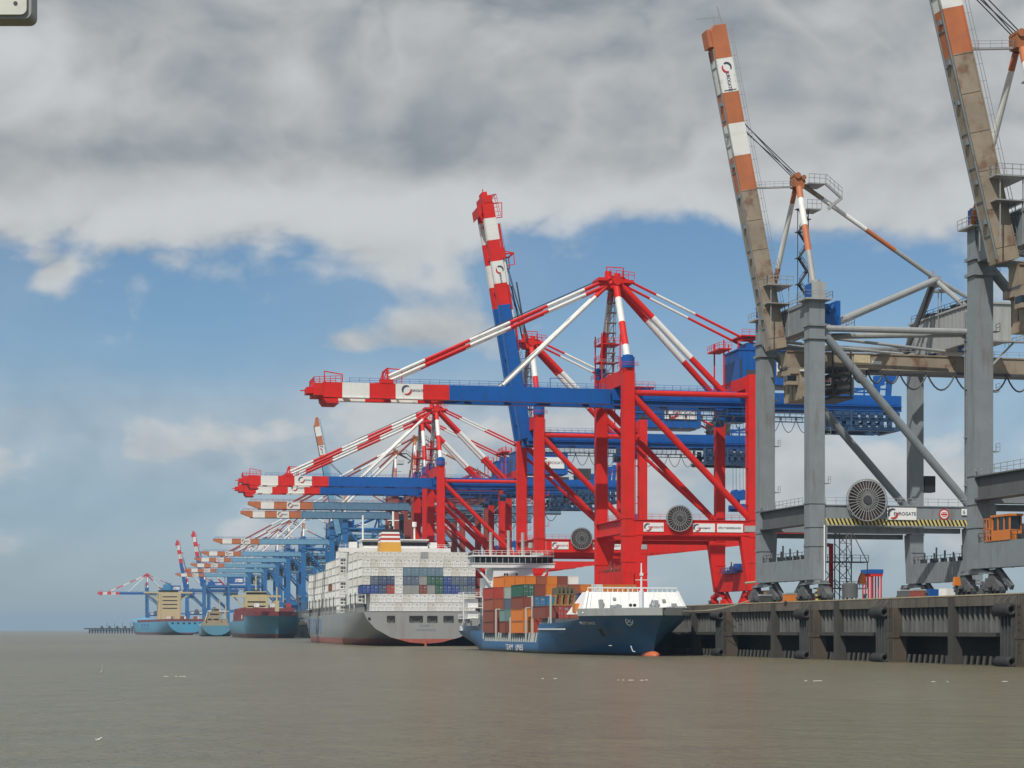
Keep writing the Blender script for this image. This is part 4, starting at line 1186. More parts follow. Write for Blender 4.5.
# containers -----------------------------------------------------------------
CM = {}
def cmat(name, rgb):
    if name not in CM:
        CM[name] = paint(name + "_container_paint", rgb, 0.5, 0.10, (rgb[0] * .45 + .04, rgb[1] * .45 + .03, rgb[2] * .45 + .02), 0.45, 0.5)
    return CM[name]
CC = {'white': (.78, .78, .75), 'cream': (.68, .66, .60), 'grey': (.30, .31, .30), 'red': (.38, .055, .04), 'brown': (.22, .065, .045), 'orange': (.62, .19, .03), 'dark green': (.04, .12, .085), 'teal': (.16, .27, .26),
      'blue': (.035, .075, .27), 'navy': (.055, .085, .17), 'slate': (.10, .14, .19), 'steel blue': (.13, .22, .29), 'sky blue': (.04, .17, .33), 'rust': (.30, .09, .05), 'green': (.05, .20, .09), 'pale green': (.33, .39, .36)}
CG = {}
def container_mesh(colour, length, style):
    key = (colour, length, style)
    if key in CG:
        return CG[key]
    m = MB(); W_, H_ = 1.19, 2.58; Lh = length / 2
    n = 14 if length < 8 else 26
    # corrugated long sides
    for sx in (-1, 1):
        pts = []
        for k in range(n + 1):
            y = -Lh + .12 + (length - .24) * k / n
            for dy, dx in ((0, 0), (.36, 0), (.5, -.045), (.86, -.045)):
                yy = y + dy * (length - .24) / n
                if yy < Lh - .1:
                    pts.append((sx * (W_ - .02 + dx), yy))
        vs2 = [p for (x, y) in pts for p in ((x, y, .14), (x, y, H_ - .1))]
        m.add(vs2, [(2 * i, 2 * i + 2, 2 * i + 3, 2 * i + 1) for i in range(len(pts) - 1)])
        m.box(sx * W_ - .06, sx * W_ + .004, -Lh, Lh, 0, .15); m.box(sx * W_ - .06, sx * W_ + .004, -Lh, Lh, H_ - .11, H_)
        for sy in (-1, 1):
            m.box(sx * W_ - .09, sx * W_ + .006, sy * Lh - .1, sy * Lh + .1, -.01, H_ + .01)
    m.box(-W_ + .06, W_ - .06, -Lh + .05, Lh - .05, .05, .1); m.box(-W_ + .03, W_ - .03, -Lh + .02, Lh - .02, H_ - .06, H_ - .02)
    for sy in (-1, 1):
        m.box(-W_ + .06, W_ - .06, sy * Lh - .06, sy * Lh - .02 * sy + .02 * sy, .03, H_ - .03)
        m.box(-W_, W_, sy * Lh - .1, sy * Lh + .07, 0, .15); m.box(-W_, W_, sy * Lh - .1, sy * Lh + .07, H_ - .12, H_)
    y = -Lh - .075
    if style == 'door':
        for x in (-.85, -.35, .35, .85):
            m.tube((x, y - .02, .08), (x, y - .02, H_ - .06), .028, 5, 1)
            m.box(x - .1, x + .16, y - .05, y, .95, 1.1, 1)
        m.box(-.02, .02, y, y + .05, .1, H_ - .1, 2)
        m.box(.25, .95, y - .012, y + .03, 1.75, 2.05, 1); m.box(-.9, -.5, y - .012, y + .03, 2.0, 2.2, 1)
    elif style == 'reefer':
        m.box(-.95, .95, y - .01, y + .04, 1.45, 2.4, 1)
        m.tube((-.28, y - .03, 1.95), (-.28, y + .02, 1.95), .36, 12, 2); m.box(.3, .85, y - .02, y + .03, 1.6, 2.3, 2)
        m.box(-.8, .1, y - .02, y + .03, .5, 1.15, 2); m.box(.3, .8, y - .02, y + .02, .35, 1.2, 1)
    else:
        for k in range(8):
            x = -W_ + .2 + k * .28
            m.box(x, x + .13, y + .01, y + .09, .16, H_ - .13)
    o = m.build('container', [cmat(colour, CC[colour]), GALV, DARK])
    CG[key] = o.data
    bpy.data.objects.remove(o)
    return CG[key]

def boxc(frame, x, y, z, colour, length, style, label, group):
    o = bpy.data.objects.new('shipping_container', container_mesh(colour, length, style))
    col.objects.link(o)
    p = frame['o'] + Vector((x * frame['c'] - y * frame['s'], x * frame['s'] + y * frame['c'], z))
    o.location = p; o.rotation_euler = (0, 0, frame['a'])
    tag(o, label, "container", group)
    return o

def frame(x, y, tan_a):
    a = math.atan(tan_a)
    return {'o': Vector((x, y, 0)), 'a': a, 'c': math.cos(a), 's': math.sin(a)}
ORD = ['first', 'second', 'third', 'fourth', 'fifth', 'sixth', 'seventh', 'eighth', 'ninth', 'tenth', 'eleventh', 'twelfth', 'thirteenth', 'fourteenth']
LOW = ['bottom', 'second', 'third', 'fourth', 'fifth', 'sixth', 'seventh', 'eighth', 'ninth']

# ---- the blue feeder, bow towards us
fr1 = frame(26.3, 382.0, 0.208)
s1 = empty('feeder_ship', fr1['o'], fr1['a'])
tag(s1, "dark blue feeder ship at the quay with white breakwater and mixed coloured containers", "container ship")
ZT = [-2, 0, 2, 4.2, 6, 7.8]
def st(y, hb, top, yo=(0,) * 6):
    k = [min(z, top) if top >= 6 else z * (top / 7.8 if z > 0 else 1) for z in ZT]
    if top < 7.8:
        k = [z if z <= 0 else z * top / 7.8 for z in ZT]
    return [(h, y + o, z) for h, o, z in zip(hb, yo, k)]
full = (11.4, 11.9, 12.1, 12.15, 12.15, 12.15)
rake = (1.5, 0, -.9, -2.4, -4.6, -7.0)
S1 = [st(0, (0, 0.02, .02, .03, .03, .04), 7.8, rake), st(2.2, (.2, .5, 1.0, 1.8, 3.0, 4.1), 7.8, [r * .92 for r in rake]), st(6, (.7, 1.4, 2.3, 3.8, 5.7, 7.0), 7.8, [r * .75 for r in rake]),
      st(13, (1.9, 3.0, 4.4, 6.4, 8.5, 9.9), 7.8, [r * .45 for r in rake]), st(17, (2.9, 4.2, 5.8, 8.0, 9.8, 10.8), 7.8, [r * .3 for r in rake]), st(17.6, (3.0, 4.3, 5.7, 7.6, 9.2, 10.4), 6.9, [r * .3 for r in rake]), st(24, (4.6, 6.2, 7.8, 9.6, 10.9, 11.6), 6.3, [r * .1 for r in rake]), st(33, (7.4, 9.2, 10.5, 11.5, 12.1, 12.15), 6.2),
      st(43.5, (10.2, 11.4, 12.0, 12.15, 12.15, 12.15), 6.2), st(45.5, (10.4, 11.6, 12.1, 12.15, 12.15, 12.15), 2.3), st(104, full, 2.3), st(106, full, 4.7),
      st(116, (9, 10.6, 11.6, 12, 12.15, 12.15), 4.7), st(126, (4.5, 7, 9.6, 11.4, 12, 12.15), 4.7), [(0.5, 134, .2), (3.5, 134.5, .7), (7.5, 135, 1.6), (10, 136, 2.6), (11.4, 137, 3.7), (11.9, 138, 4.7)],
      [(0.1, 139.2, 1.6), (2.5, 139.4, 1.8), (6.0, 139.8, 2.3), (8.6, 140.2, 3.0), (10.2, 140.6, 3.8), (10.8, 141, 4.7)]]
hull(s1, S1, hull_paint("feeder_blue", (0.030, 0.135, 0.30), (0.05, 0.03, 0.025), 0.35, 0.35))
# bulwark strip at the bow
bw = MB()
tops = [s[-1] for s in S1[:5]]
for sgn in (-1, 1):
    vs2 = []
    for (x, y, z) in tops:
        vs2 += [(sgn * (x + .12), y - .1, z - .25), (sgn * (x + .25), y - .3, z + 1.15), (sgn * max(0, x - .05), y + .1, z + 1.15), (sgn * max(0, x - .25), y + .2, z - .25)]
    fs = []
    for i in range(len(tops) - 1):
        for k in range(4):
            fs.append((i * 4 + k, i * 4 + (k + 1) % 4, i * 4 + 4 + (k + 1) % 4, i * 4 + 4 + k))
    bw.add(vs2, fs)
bw.build('bulwark', paint("light_grey_bulwark", (.40, .42, .41), .5, .06, (.2, .17, .13), .35), s1)
b = MB(); n = 14; rings = [(-.9, .12), (-.6, .6), (0, 1.0), (1.0, 1.25), (3, 1.3), (6, 1.1)]
vs2 = [(math.cos(2 * math.pi * k / n) * r, y - 1.2, .05 + math.sin(2 * math.pi * k / n) * r * .72) for (y, r) in rings for k in range(n)]
b.add(vs2, [(i * n + k, i * n + (k + 1) % n, (i + 1) * n + (k + 1) % n, (i + 1) * n + k) for i in range(len(rings) - 1) for k in range(n)] + [tuple(range(n))])
b.build('bulbous_bow', paint("orange_red_antifouling", (.55, .14, .06), .5, .1, (.2, .1, .06), .35, .8), s1, True)
# white breakwater across the forecastle
b = MB()
b.prism([(-10.3, 12.0, 7.9), (10.3, 12.0, 7.9), (8.9, 14.6, 12.2), (-8.9, 14.6, 12.2)], (0, .3, 0))
for sgn in (-1, 1):
    b.prism([(sgn * 10.3, 12.0, 7.9), (sgn * 8.9, 14.6, 12.2), (sgn * 8.9, 19, 12.2), (sgn * 11.2, 23, 7.9)], (-sgn * .25, 0, 0))
    b.bar((sgn * 10.4, 12, 8.0), (sgn * 8.95, 14.6, 12.3), .45, .3)
for k in range(10):
    x = -8.4 + k * 1.87
    b.bar((x * 1.12, 11.9, 8), (x * .98, 14.5, 12.1), .12, .25)
bo = b.build('breakwater', paint("ship_white", (.80, .80, .78), .4, .03, (.4, .34, .26), .18), s1)
SHIPW = MATS["ship_white"]
b = MB(); b.bar((-8.9, 14.7, 13.0), (8.9, 14.7, 13.0), .25)
for k in range(19):
    b.bar((-8.9 + k * .99, 14.7, 12.2), (-8.9 + k * .99, 14.7, 13.0), .14)
b.build('top_rail', SHIPW, bo)
for x, z, w_, h_ in ((-7.2, 9.0, .8, 1.7), (3.6, 8.8, .9, 1.8), (5.6, 10.2, .6, .6), (-4.2, 10.6, .5, .5), (7.3, 9.3, 1.0, .7)):
    MB().box(x, x + w_, 11.9 + (z - 7.9) * .6 - .12, 12.6 + (z - 7.9) * .6, z, z + h_).build('breakwater_fitting', GREY_LIGHT, bo)
b = MB()
for x in (-1.3, -.5):
    b.tube((x, 11.2, 9.6), (x, 11.45, 9.6), .33, 10)
b.box(-3.6, -2.9, 12, 12.2, 9.0, 9.6)
b.build('fairlead', DARK, bo)
b = MB().tube((.2, 9, 7.9), (.2, 9, 17.6), .28, 8, 0, .12).tube((.2, 9, 8), (.2, 9, 12.4), .5, 8).bar((-2.3, 9, 12.8), (2.7, 9, 12.8), .14).bar((-1.0, 9, 14.4), (1.4, 9, 14.4), .12).bar((-2.3, 9, 9), (-2.3, 9, 12.8), .07).bar((2.7, 9, 9), (2.7, 9, 12.8), .07).box(-.1, .5, 8.7, 9.1, 15.2, 15.7)
b.build('foremast', SHIPW, s1)
b = MB().box(5.0, 7.2, 9.5, 11, 8.0, 9.2).tube((6, 8.8, 8.9), (6, 10.8, 8.9), .5, 10).box(-5.5, -3.5, 9.5, 11, 8.0, 9.6).tube((-4.5, 8.4, 9.2), (-4.5, 9.6, 9.2), .6, 10).box(7.6, 9.4, 10, 11.4, 8.0, 9.4)
b.build('windlass', GREY_LIGHT, s1)
MB().box(-10.8, -8.9, 17.0, 19.6, 8.2, 10.0).build('liferaft_cradle', SAFETY, s1)
# anchor pocket, anchors, name
b = MB().box(-6.9, -6.1, 4.6, 7.4, 3.2, 5.0)
b = MB()
b.add([(-7.28, 9.8, 3.6), (-7.05, 7.6, 3.6), (-8.0, 7.3, 5.1), (-8.3, 9.4, 5.1)], [(0, 1, 2, 3)])
b.build('anchor_pocket', BLACK, s1)
def side_text(s, size, y, z, x, root, sx=1.0, tilt=0.0, yaw=0.0, mat=None):
    return text('lettering', s, size, mat or SIGN, root, (x, y, z), (R(90 - tilt), 0, R(-90 + yaw)), 0.02, sx)
side_text('NEPTUNUS', 1.0, 15.6, 5.9, -10.0, s1, 1.1, -42, 17)
e = MB()
ec = Vector((-4.75, -0.6, 6.5))
e.ring(ec, (-.75, -.62, -.25), .78, .16, 16)
e.bar(ec + Vector((-.35, .35, .35)), ec + Vector((.35, -.35, -.35)), .2, .12); e.bar(ec + Vector((-.3, .35, -.3)), ec + Vector((.3, -.4, .4)), .2, .12)
e.build('bow_emblem', SIGN, s1)
MB().bar((-3.6, 2.6, 1.9), (-3.3, 2.3, .9), .12).bar((-3.3, 2.3, .9), (-3.0, 1.7, .8), .12).build('draught_mark', SIGN, s1)
MB().bar((-6.0, 9.0, 1.9), (-6.0, 8.4, 1.9), .5, .12).build('draught_mark', SIGN, s1)
side_text('TEAM', 1.75, 77.5, .52, -12.2, s1, 1.75)
side_text('LINES', 1.75, 66.6, .52, -12.2, s1, 1.75)
MB().box(-12.3, -12.1, 20, 44, 4.9, 5.15).build('rubbing_strake', SHIPW, s1)
POSTM = paint("pale_post_paint", (.50, .52, .49), .5, .06, (.25, .22, .17), .35)
for k in range(24):
    y = 48 + k * 2.35
    MB().bar((-11.9, y, 2.3), (-11.6, y, 4.3), .14, .3).bar((-11.9, y + .8, 2.3), (-11.6, y, 4.1), .1).build('lashing_post', POSTM, s1)
for y, h_ in ((57.0, 9.6), (73.5, 7.6), (89.5, 9.6), (104.5, 9.6)):
    MB().bar((-12, y, 2.3), (-12, y, h_), .3, .3).bar((-12, y, h_), (-11, y, h_), .2).build('cell_guide', POSTM, s1)
for y, z0 in ((33.8, 6.2), (51.2, 2.3)):
    MB().bar((-11.9, y, z0), (-11.9, y, 12.0), .34, .36).bar((-11.9, y, 11.9), (-11.9, y + 4.5, 11.9), .16).build('cell_guide', POSTM, s1)
for k in range(6):
    MB().bar((-11.9, 34.4 + k * 1.8, 6.2), (-11.7, 34.4 + k * 1.8, 7.5), .16).build('lashing_post', POSTM, s1)
MB().box(-10.9, 10.9, 46, 104.5, 2.0, 4.15).box(-10.9, 10.9, 33, 46, 6.0, 7.15).build('hatch_coaming', GREY_D, s1)
# stern house
b = MB().box(-5.2, 4.6, 126.5, 137, 4.6, 20.2)
for sgn, x in ((-1, -5.2), (1, 4.6)):
    b.box(min(x, x + sgn * 1.6), max(x, x + sgn * 1.6), 128.2, 136, 4.6, 17.8)
ho = b.build('deckhouse', SHIPW, s1)
b = MB()
for z in (15.8, 18.3):
    for x in (-2.6, -2.0, .4):
        b.box(x, x + .4, 126.42, 126.5, z, z + .55)
b.build('porthole', GLASS, ho)
b = MB().box(-10.7, 10.1, 126.0, 130.5, 20.2, 21.2).box(-10.9, 10.3, 125.8, 130.6, 21.2, 21.35)
b.bar((-9.4, 127, 20.2), (-5.8, 127, 16.2), .5, .5); b.bar((8.8, 127, 20.2), (5.8, 127, 16.2), .5, .5)
b.build('bridge_wing', SHIPW, ho)
MB().box(-10.3, 9.7, 126.1, 131, 21.35, 22.9).build('bridge_window', GLASS, ho)
b = MB().box(-10.6, 10.0, 125.8, 133, 22.9, 23.3)
for k in range(15):
    b.box(-10.1 + k * 1.42, -10.04 + k * 1.42, 126.0, 126.1, 21.35, 22.9)
b.rail([(-10.4, 126, 23.3), (9.8, 126, 23.3)], 1.1, 1.4, .09)
b.build('bridge_roof', SHIPW, ho)
b = MB()
for x, h_ in ((-5.4, 29), (-.9, 29.5), (2.7, 29)):
    b.tube((x, 129, 23.3), (x, 129, h_), .42, 8); b.bar((x - .9, 129, h_ - 2), (x + .9, 129, h_ - 2), .12)
b.tube((4.6, 128.5, 23.3), (4.6, 128.5, 25.2), .12, 6); b.tube((4.6, 128.5, 25.2), (4.6, 128.5, 26.5), .62, 12); b.box(4.9, 7.6, 127, 129, 23.3, 24)
b.bar((-7.6, 129, 23.3), (-7.6, 129, 26), .08); b.bar((8.6, 129, 23.3), (8.6, 129, 27), .08)
b.build('mast', GREY_LIGHT, ho)
b = MB()
for z in (7.6, 10.3, 13.0):
    b.box(-12, -6.8, 131, 137.5, z, z + .2); b.rail([(-12, 131, z + .2), (-12, 137.5, z + .2)], 1.0, 1.5, .09); b.rail([(-12, 131, z + .2), (-6.8, 131, z + .2)], 1.0, 1.5, .09)
for x in (-11.9, -7.0):
    b.bar((x, 131, 4.7), (x, 131, 14.2), .3)
b.box(-10.6, -8.0, 132, 137, 7.8, 9.6); b.box(-10.6, -8.0, 132, 137, 10.5, 12.6)
b.build('stern_gallery', SHIPW, s1)
b = MB().tube((-10.2, 138.5, 4.7), (-10.2, 138.5, 8.6), .3, 8).tube((-8.6, 138.5, 4.7), (-8.6, 138.5, 7.2), .3, 8).box(-11.2, -6.4, 137.6, 140, 4.7, 5.9).bar((-10.9, 139, 5.9), (-10, 139, 8.3), .2).bar((-9.5, 139, 5.9), (-10.1, 139, 8.4), .2)
b.build('mooring_gear', SHIPW, s1)

def stack(fr, x0, npc, y0, length, z0, tiers, colours, where, group, show, style='plain', rnd=None, ht=2.62):
    """One bay of containers; colours[tier][column], show(col, tier) says which of them are built."""
    for c in range(npc):
        for t in range(tiers):
            cl_ = colours(c, t)
            if cl_ is None or not show(c, t):
                continue
            sty = style(c, t) if callable(style) else style
            lab = f"{cl_} container, {LOW[t]} tier, {ORD[c]} column from left, {where}"
            boxc(fr, x0 + c * 2.51, y0 + length / 2, z0 + t * ht, cl_, length, sty, lab, group)

g1 = "containers on the blue feeder"
FX = -11.1
colA = {0: ['brown', 'brown', 'rust', 'red'], 1: ['brown', 'teal', 'slate', 'pale green', 'orange'], 2: ['brown', 'brown', 'rust', 'brown', 'orange'], 3: ['brown', 'rust', 'rust', 'red', 'orange'], 4: ['red', 'brown', 'rust', 'brown', 'rust']}
def cA(c, t):
    if c in colA:
        return colA[c][t] if t < len(colA[c]) else None
    if t == 4:
        return ['orange', 'brown', 'white', 'pale green', 'brown'][(c - 5) % 5] if c < 8 else None
    return ['brown', 'rust', 'red', 'orange'][(c * 3 + t) % 4]
stack(fr1, FX, 10, 91, 12.2, 4.2, 5, cA, "blue feeder's aft bay", g1, lambda c, t: c <= 2 or t >= 3 or c == 9)
# a lone twenty-foot box standing ahead of the aft bay
colB = {0: ['orange', 'orange', 'brown', 'dark green'], 1: ['red', 'red', 'sky blue', 'brown'], 2: ['rust', 'brown', 'sky blue', 'orange'], 3: ['brown', 'brown', 'rust', 'rust'], 4: ['rust', 'brown', 'brown', 'rust'], 5: ['brown', 'rust', 'brown', 'orange'],
        6: ['brown', 'rust', 'orange', 'white'], 7: ['rust', 'brown', 'brown', 'orange'], 8: ['brown', 'rust', 'orange', 'orange'], 9: ['rust', 'red', 'brown', 'orange']}
stack(fr1, FX, 10, 58.5, 12.2, 4.2, 4, lambda c, t: colB[c][t], "blue feeder's middle bay", g1, lambda c, t: c <= 3 or t >= 2 or c == 9, lambda c, t: 'door' if (c + t) % 3 == 0 else 'plain')
stack(fr1, FX, 9, 36.5, 12.2, 7.2, 1, lambda c, t: ['brown', 'red', 'rust', 'brown', 'red', 'rust', 'brown', 'rust', 'red'][c], "blue feeder's forward bay", g1, lambda c, t: True, lambda c, t: 'door' if c % 2 else 'plain')
boxc(fr1, FX, 80.5, 6.82, 'teal', 6.06, 'plain', "teal twenty foot container standing against the aft stack of the blue feeder", g1)
boxc(fr1, FX, 80.5, 4.2, 'brown', 6.06, 'plain', "brown twenty foot container under the teal one on the blue feeder", g1)
boxc(fr1, -3.2, 40.5, 9.85, 'blue', 6.06, 'plain', "blue twenty foot container partly hidden behind the feeder's white breakwater", g1)
boxc(fr1, .2, 44.0, 9.85, 'navy', 6.06, 'plain', "navy twenty foot container behind the feeder's white breakwater, beside a blue one", g1)
def on(fr, x, y, z):
    return fr['o'] + Vector((x * fr['c'] - y * fr['s'], x * fr['s'] + y * fr['c'], z))
yf = empty('cargo_frame', on(fr1, -8.0, 40, 9.85), fr1['a'])
tag(yf, "yellow brown steel frame cargo on a red container of the blue feeder", "cargo frame")
b = MB()
for x in (-2.0, -.7, .6, 1.9):
    for y in (-2, 2):
        b.bar((x, y, 0), (x + .2, y, 2.2), .35)
    b.bar((x, -2, 1.6), (x + .5, -2, 1.9), .22)
b.box(-2.3, 2.4, -2.4, 2.4, -.02, .25)
b.build('frame_leg', paint('worn_ochre', (.30, .21, .07), .6, .15, (.12, .09, .05), .5), yf)
b = MB().box(-1.8, 2.2, -2.2, 2.2, 2.2, 2.5)
for k in range(5):
    b.box(-1.7 + k * .85, -1.3 + k * .85, -2.2, 2.2, 2.5, 3.6 + .3 * (k % 2))
b.bar((2.6, -2, 0), (2.6, -2, 3), .15); b.bar((2.6, -2, 2.9), (4.2, -2, 2.9), .12); b.bar((4.2, -2, 0), (4.2, -2, 2.9), .12)
b.build('frame_top', paint("olive_drab", (.15, .13, .08), .6, .15, (.08, .06, .04), .4), yf)

# ---- the grey container ship, stern towards us
fr2 = frame(-25.9, 614.0, 0.178)
s2 = empty('container_ship', fr2['o'], fr2['a'])
tag(s2, "large grey container ship seen from its stern, stacked high with white containers", "container ship")
fl2 = [(0, 70, -3), (14, 70, -2.5), (18, 70, -.5), (18.5, 70, 2.5), (18.6, 70, 6), (18.6, 70, 10.2)]
def at_y(st_, y):
    return [(x, y, z) for (x, _, z) in st_]
S2 = [[(0.05, 0, .75), (5, 0, 1.2), (10.5, 0, 2.7), (15, 0, 5.2), (17.6, 0, 8), (18.6, 0, 10.2)],
      [(0.05, 7, -.4), (4.5, 7, .4), (9.6, 7, 2.0), (14.6, 6, 4.7), (17.6, 4, 7.8), (18.6, 3, 10.2)],
      [(0.05, 18, -2.5), (3.5, 18, -.8), (8.4, 18, 1.2), (14.2, 16, 4.1), (17.8, 13, 7.5), (18.6, 12, 10.2)],
      [(0.05, 40, -3), (6.5, 40, -2), (12.6, 40, .2), (16.8, 36, 3.2), (18.5, 32, 7), (18.6, 32, 10.2)],
      fl2, at_y(fl2, 150), at_y(fl2, 205),
      [(0, 235, -3), (9, 235, -2.5), (13, 235, -.5), (15.5, 235, 2.8), (17.4, 235, 7), (18.5, 235, 11.2)],
      [(0, 258, -3), (2, 258, -2.5), (5, 258, -.5), (7.5, 258, 3), (11.5, 260, 8), (15, 260, 13)],
      [(0, 272, -3), (.1, 272, -2), (.2, 272, -.5), (.5, 273, 3), (1.5, 276, 9), (2.5, 279, 15)]]
hull(s2, S2, hull_paint("weathered_ship_grey", (0.31, 0.32, 0.315), (0.40, 0.11, 0.085), 2.2, 0.22))
for (x0, x1) in ((-11.6, -9.2), (-4.9, -.8), (.5, 3.6), (5.4, 8.5), (10, 13.4)):
    mo = MB().box(x0, x1, -.06, .3, 7.2, 9.1).build('mooring_opening', BLACK, s2)
    MB().box(x0 + .3, x1 - .3, -.10, -.06, 7.2, 7.6).tube((x0 + .6, -.1, 7.2), (x0 + .6, -.1, 8.2), .16, 6).tube((x1 - .5, -.1, 7.2), (x1 - .5, -.1, 8.0), .16, 6).build('bollard', GREY_D, mo)
MB().tube((-16.9, -.0, 8.2), (-16.9, -.1, 8.2), .45, 10).build('fairlead', BLACK, s2)
BLUEISH = paint("faded_blue_lettering", (.17, .23, .33), .5, .1, (.25, .26, .27), .35)
text('lettering', 'HONG KONG', .8, BLUEISH, s2, (-3.0, -.03, 4.6), NEAR, sx=1.2)
text('lettering', 'LINER', .8, BLUEISH, s2, (-2.0, -.03, 5.9), NEAR, sx=1.6)
for y0 in (150, 172, 194):
    b = MB()
    b.box(-18.72, -18.6, y0, y0 + 5, 3.6, 9.2); b.box(-18.72, -18.6, y0 + 5, y0 + 13, 8.0, 9.2); b.box(-18.72, -18.6, y0 + 12, y0 + 17, 3.6, 9.2); b.box(-18.72, -18.6, y0 + 5, y0 + 13, 5.6, 6.6)
    b.build('faded_hull_letter', BLUEISH, s2)
MB().box(-.3, .3, -.4, 2, -1, 2.0).build('rudder_post', paint("red_boot_paint", (.42, .12, .09), .5, .1), s2)
# lashing bridges and deck gear seen dark between hull and containers
b = MB()
for k in range(18):
    y = 14 + k * 15.1
    if 62 < y < 90 or k == 0:
        continue
    b.box(-18.4, 18.4, y - 1.0, y - .4, 10.2, 13.0)
    for c in range(8):
        b.bar((-18.3 + c * 5.2, y - .9, 10.2), (-18.3 + c * 5.2, y - .9, 16.5), .35)
b.box(-17.2, 17.2, 14, 250, 10.1, 10.6)
b.build('lashing_bridge', GREY_D, s2)
MB().rail([(-18.4, 1, 10.2), (-18.4, 250, 10.2)], 1.4, 2.5, .12).build('deck_rail', GREY_LIGHT, s2)
# house and funnel
b = MB().box(-15.5, 15.5, 76, 89, 10.2, 31.0).box(-18.8, 18.8, 76, 81, 31.0, 32.4).box(-11, 11, 76.5, 88, 32.4, 35.0).box(-11.4, 11.4, 76, 88.4, 35.0, 35.4)
b.rail([(-18.6, 76.2, 32.4), (-11, 76.2, 32.4)], 1.2, 1.6, .1).rail([(11, 76.2, 32.4), (18.6, 76.2, 32.4)], 1.2, 1.6, .1)
for x in (-14, 9, 13):
    b.box(x - 1.3, x + 1.3, 77, 80, 32.4, 34.4)
h2 = b.build('deckhouse', SHIPW, s2)
MB().box(-11.1, 11.1, 76.4, 76.5, 33.2, 34.4).build('bridge_window', GLASS, h2)
MB().tube((-10.5, 80, 35), (-10.5, 80, 43.5), .3, 8).bar((-12, 80, 40.5), (-9, 80, 40.5), .2).build('mast', SHIPW, h2)
MB().tube((7, 80, 35), (7, 80, 41), .3, 8).tube((7, 80, 39.8), (7, 80, 41.4), .8, 10).build('radome_post', SHIPW, h2)
MB().tube((0, 82, 35), (0, 82, 45), .35, 8).bar((-2, 82, 42), (2, 82, 42), .25).build('mast', SHIPW, h2)
b = MB()
fx = -3.4
for (z0, z1, m_) in ((28, 33.0, 0), (33.0, 33.7, 1), (33.7, 34.3, 2), (34.3, 35.1, 3), (35.1, 35.7, 2), (35.7, 36.4, 3), (36.4, 37.0, 2), (37.0, 37.9, 4)):
    t0, t1 = .12 * (z0 - 28), .12 * (z1 - 28)
    p = lambda t, z: [(fx - 3.9 + t, 60, z), (fx + 3.9 - t, 60, z), (fx + 3.9 - t, 69, z), (fx - 3.9 + t, 69, z)]
    b.add(p(t0, z0) + p(t1, z1), [(0, 1, 5, 4), (1, 2, 6, 5), (2, 3, 7, 6), (3, 0, 4, 7), (4, 5, 6, 7), (3, 2, 1, 0)], m_)
f2 = b.build('funnel', [OCHRE, OCHRE, SIGN, paint("funnel_red", (.42, .05, .035), .5, .05), BLACK], s2)
MB().tube((fx - 1, 63, 37.9), (fx - 1, 63, 39.4), .5, 8).tube((fx + 1, 65, 37.9), (fx + 1, 65, 39.2), .5, 8).build('exhaust_pipe', BLACK, f2)

g2 = "containers on the grey ship"
random.seed(21)
t3 = ['blue', 'blue', 'navy', 'red', 'white', 'grey', 'grey', 'brown', 'grey', 'dark green', 'blue', 'blue', 'slate', 'slate']
t4 = ['cream', 'slate', 'navy', 'navy', 'white', 'slate', 'slate', 'grey', 'dark green', 'dark green', 'blue', 'slate', 'slate', 'navy']
def c2(c, t):
    if t < 2:
        return None if c == 0 else ('white' if (c * 5 + t * 3) % 4 else 'cream')
    if t == 2:
        return t3[c]
    if t == 3:
        return t4[c]
    if t == 4 and 5 <= c <= 9:
        return 'steel blue'
    return 'white' if (c + t) % 3 else 'cream'
stack(fr2, -16.1, 14, 16.5, 12.2, 10.65, 6, c2, "grey ship's stern stack", g2, lambda c, t: True, lambda c, t: 'door', ht=2.7)
for (y0, tr, nm) in ((31.8, 7, "grey ship's second bay from stern"), (46.9, 7, "grey ship's third bay from stern")):
    stack(fr2, -16.1, 14, y0, 12.2, 10.65, tr, lambda c, t: 'white' if (c * 3 + t) % 3 else ('cream' if c != 8 or t < 6 else 'grey'), nm, g2,
          lambda c, t: c == 0 or c == 13 or (t >= tr - 1), lambda c, t: 'reefer' if c == 0 and t % 2 else 'door', ht=2.7)
for i, y0 in enumerate((92, 107.1, 122.2, 137.3, 152.4, 167.5, 182.6, 197.7, 212.8, 227.9, 243)):
    tr = [8, 7, 7, 7, 6, 6, 6, 6, 6, 6, 6][i]
    zz = 10.65 + (0, 0, 0, 0, 0, 0, 0, 0, .2, .5, .9)[i]
    ncol = 2
    x_in = 0 if i < 9 else (.9 if i == 9 else 2.3)
    random.seed(50 + i)
    stack(fr2, -16.1 + x_in, ncol, y0, 12.2, zz, tr, lambda c, t: 'brown' if (i, c, t) in ((8, 1, 3), (2, 0, 3)) else ('white' if random.random() < .75 else 'cream'), f"grey ship's {ORD[i]} bay past bridge", g2, lambda c, t: True,
          lambda c, t: 'reefer' if (t * 2 + c + i) % 5 < 3 else 'door', ht=2.7)

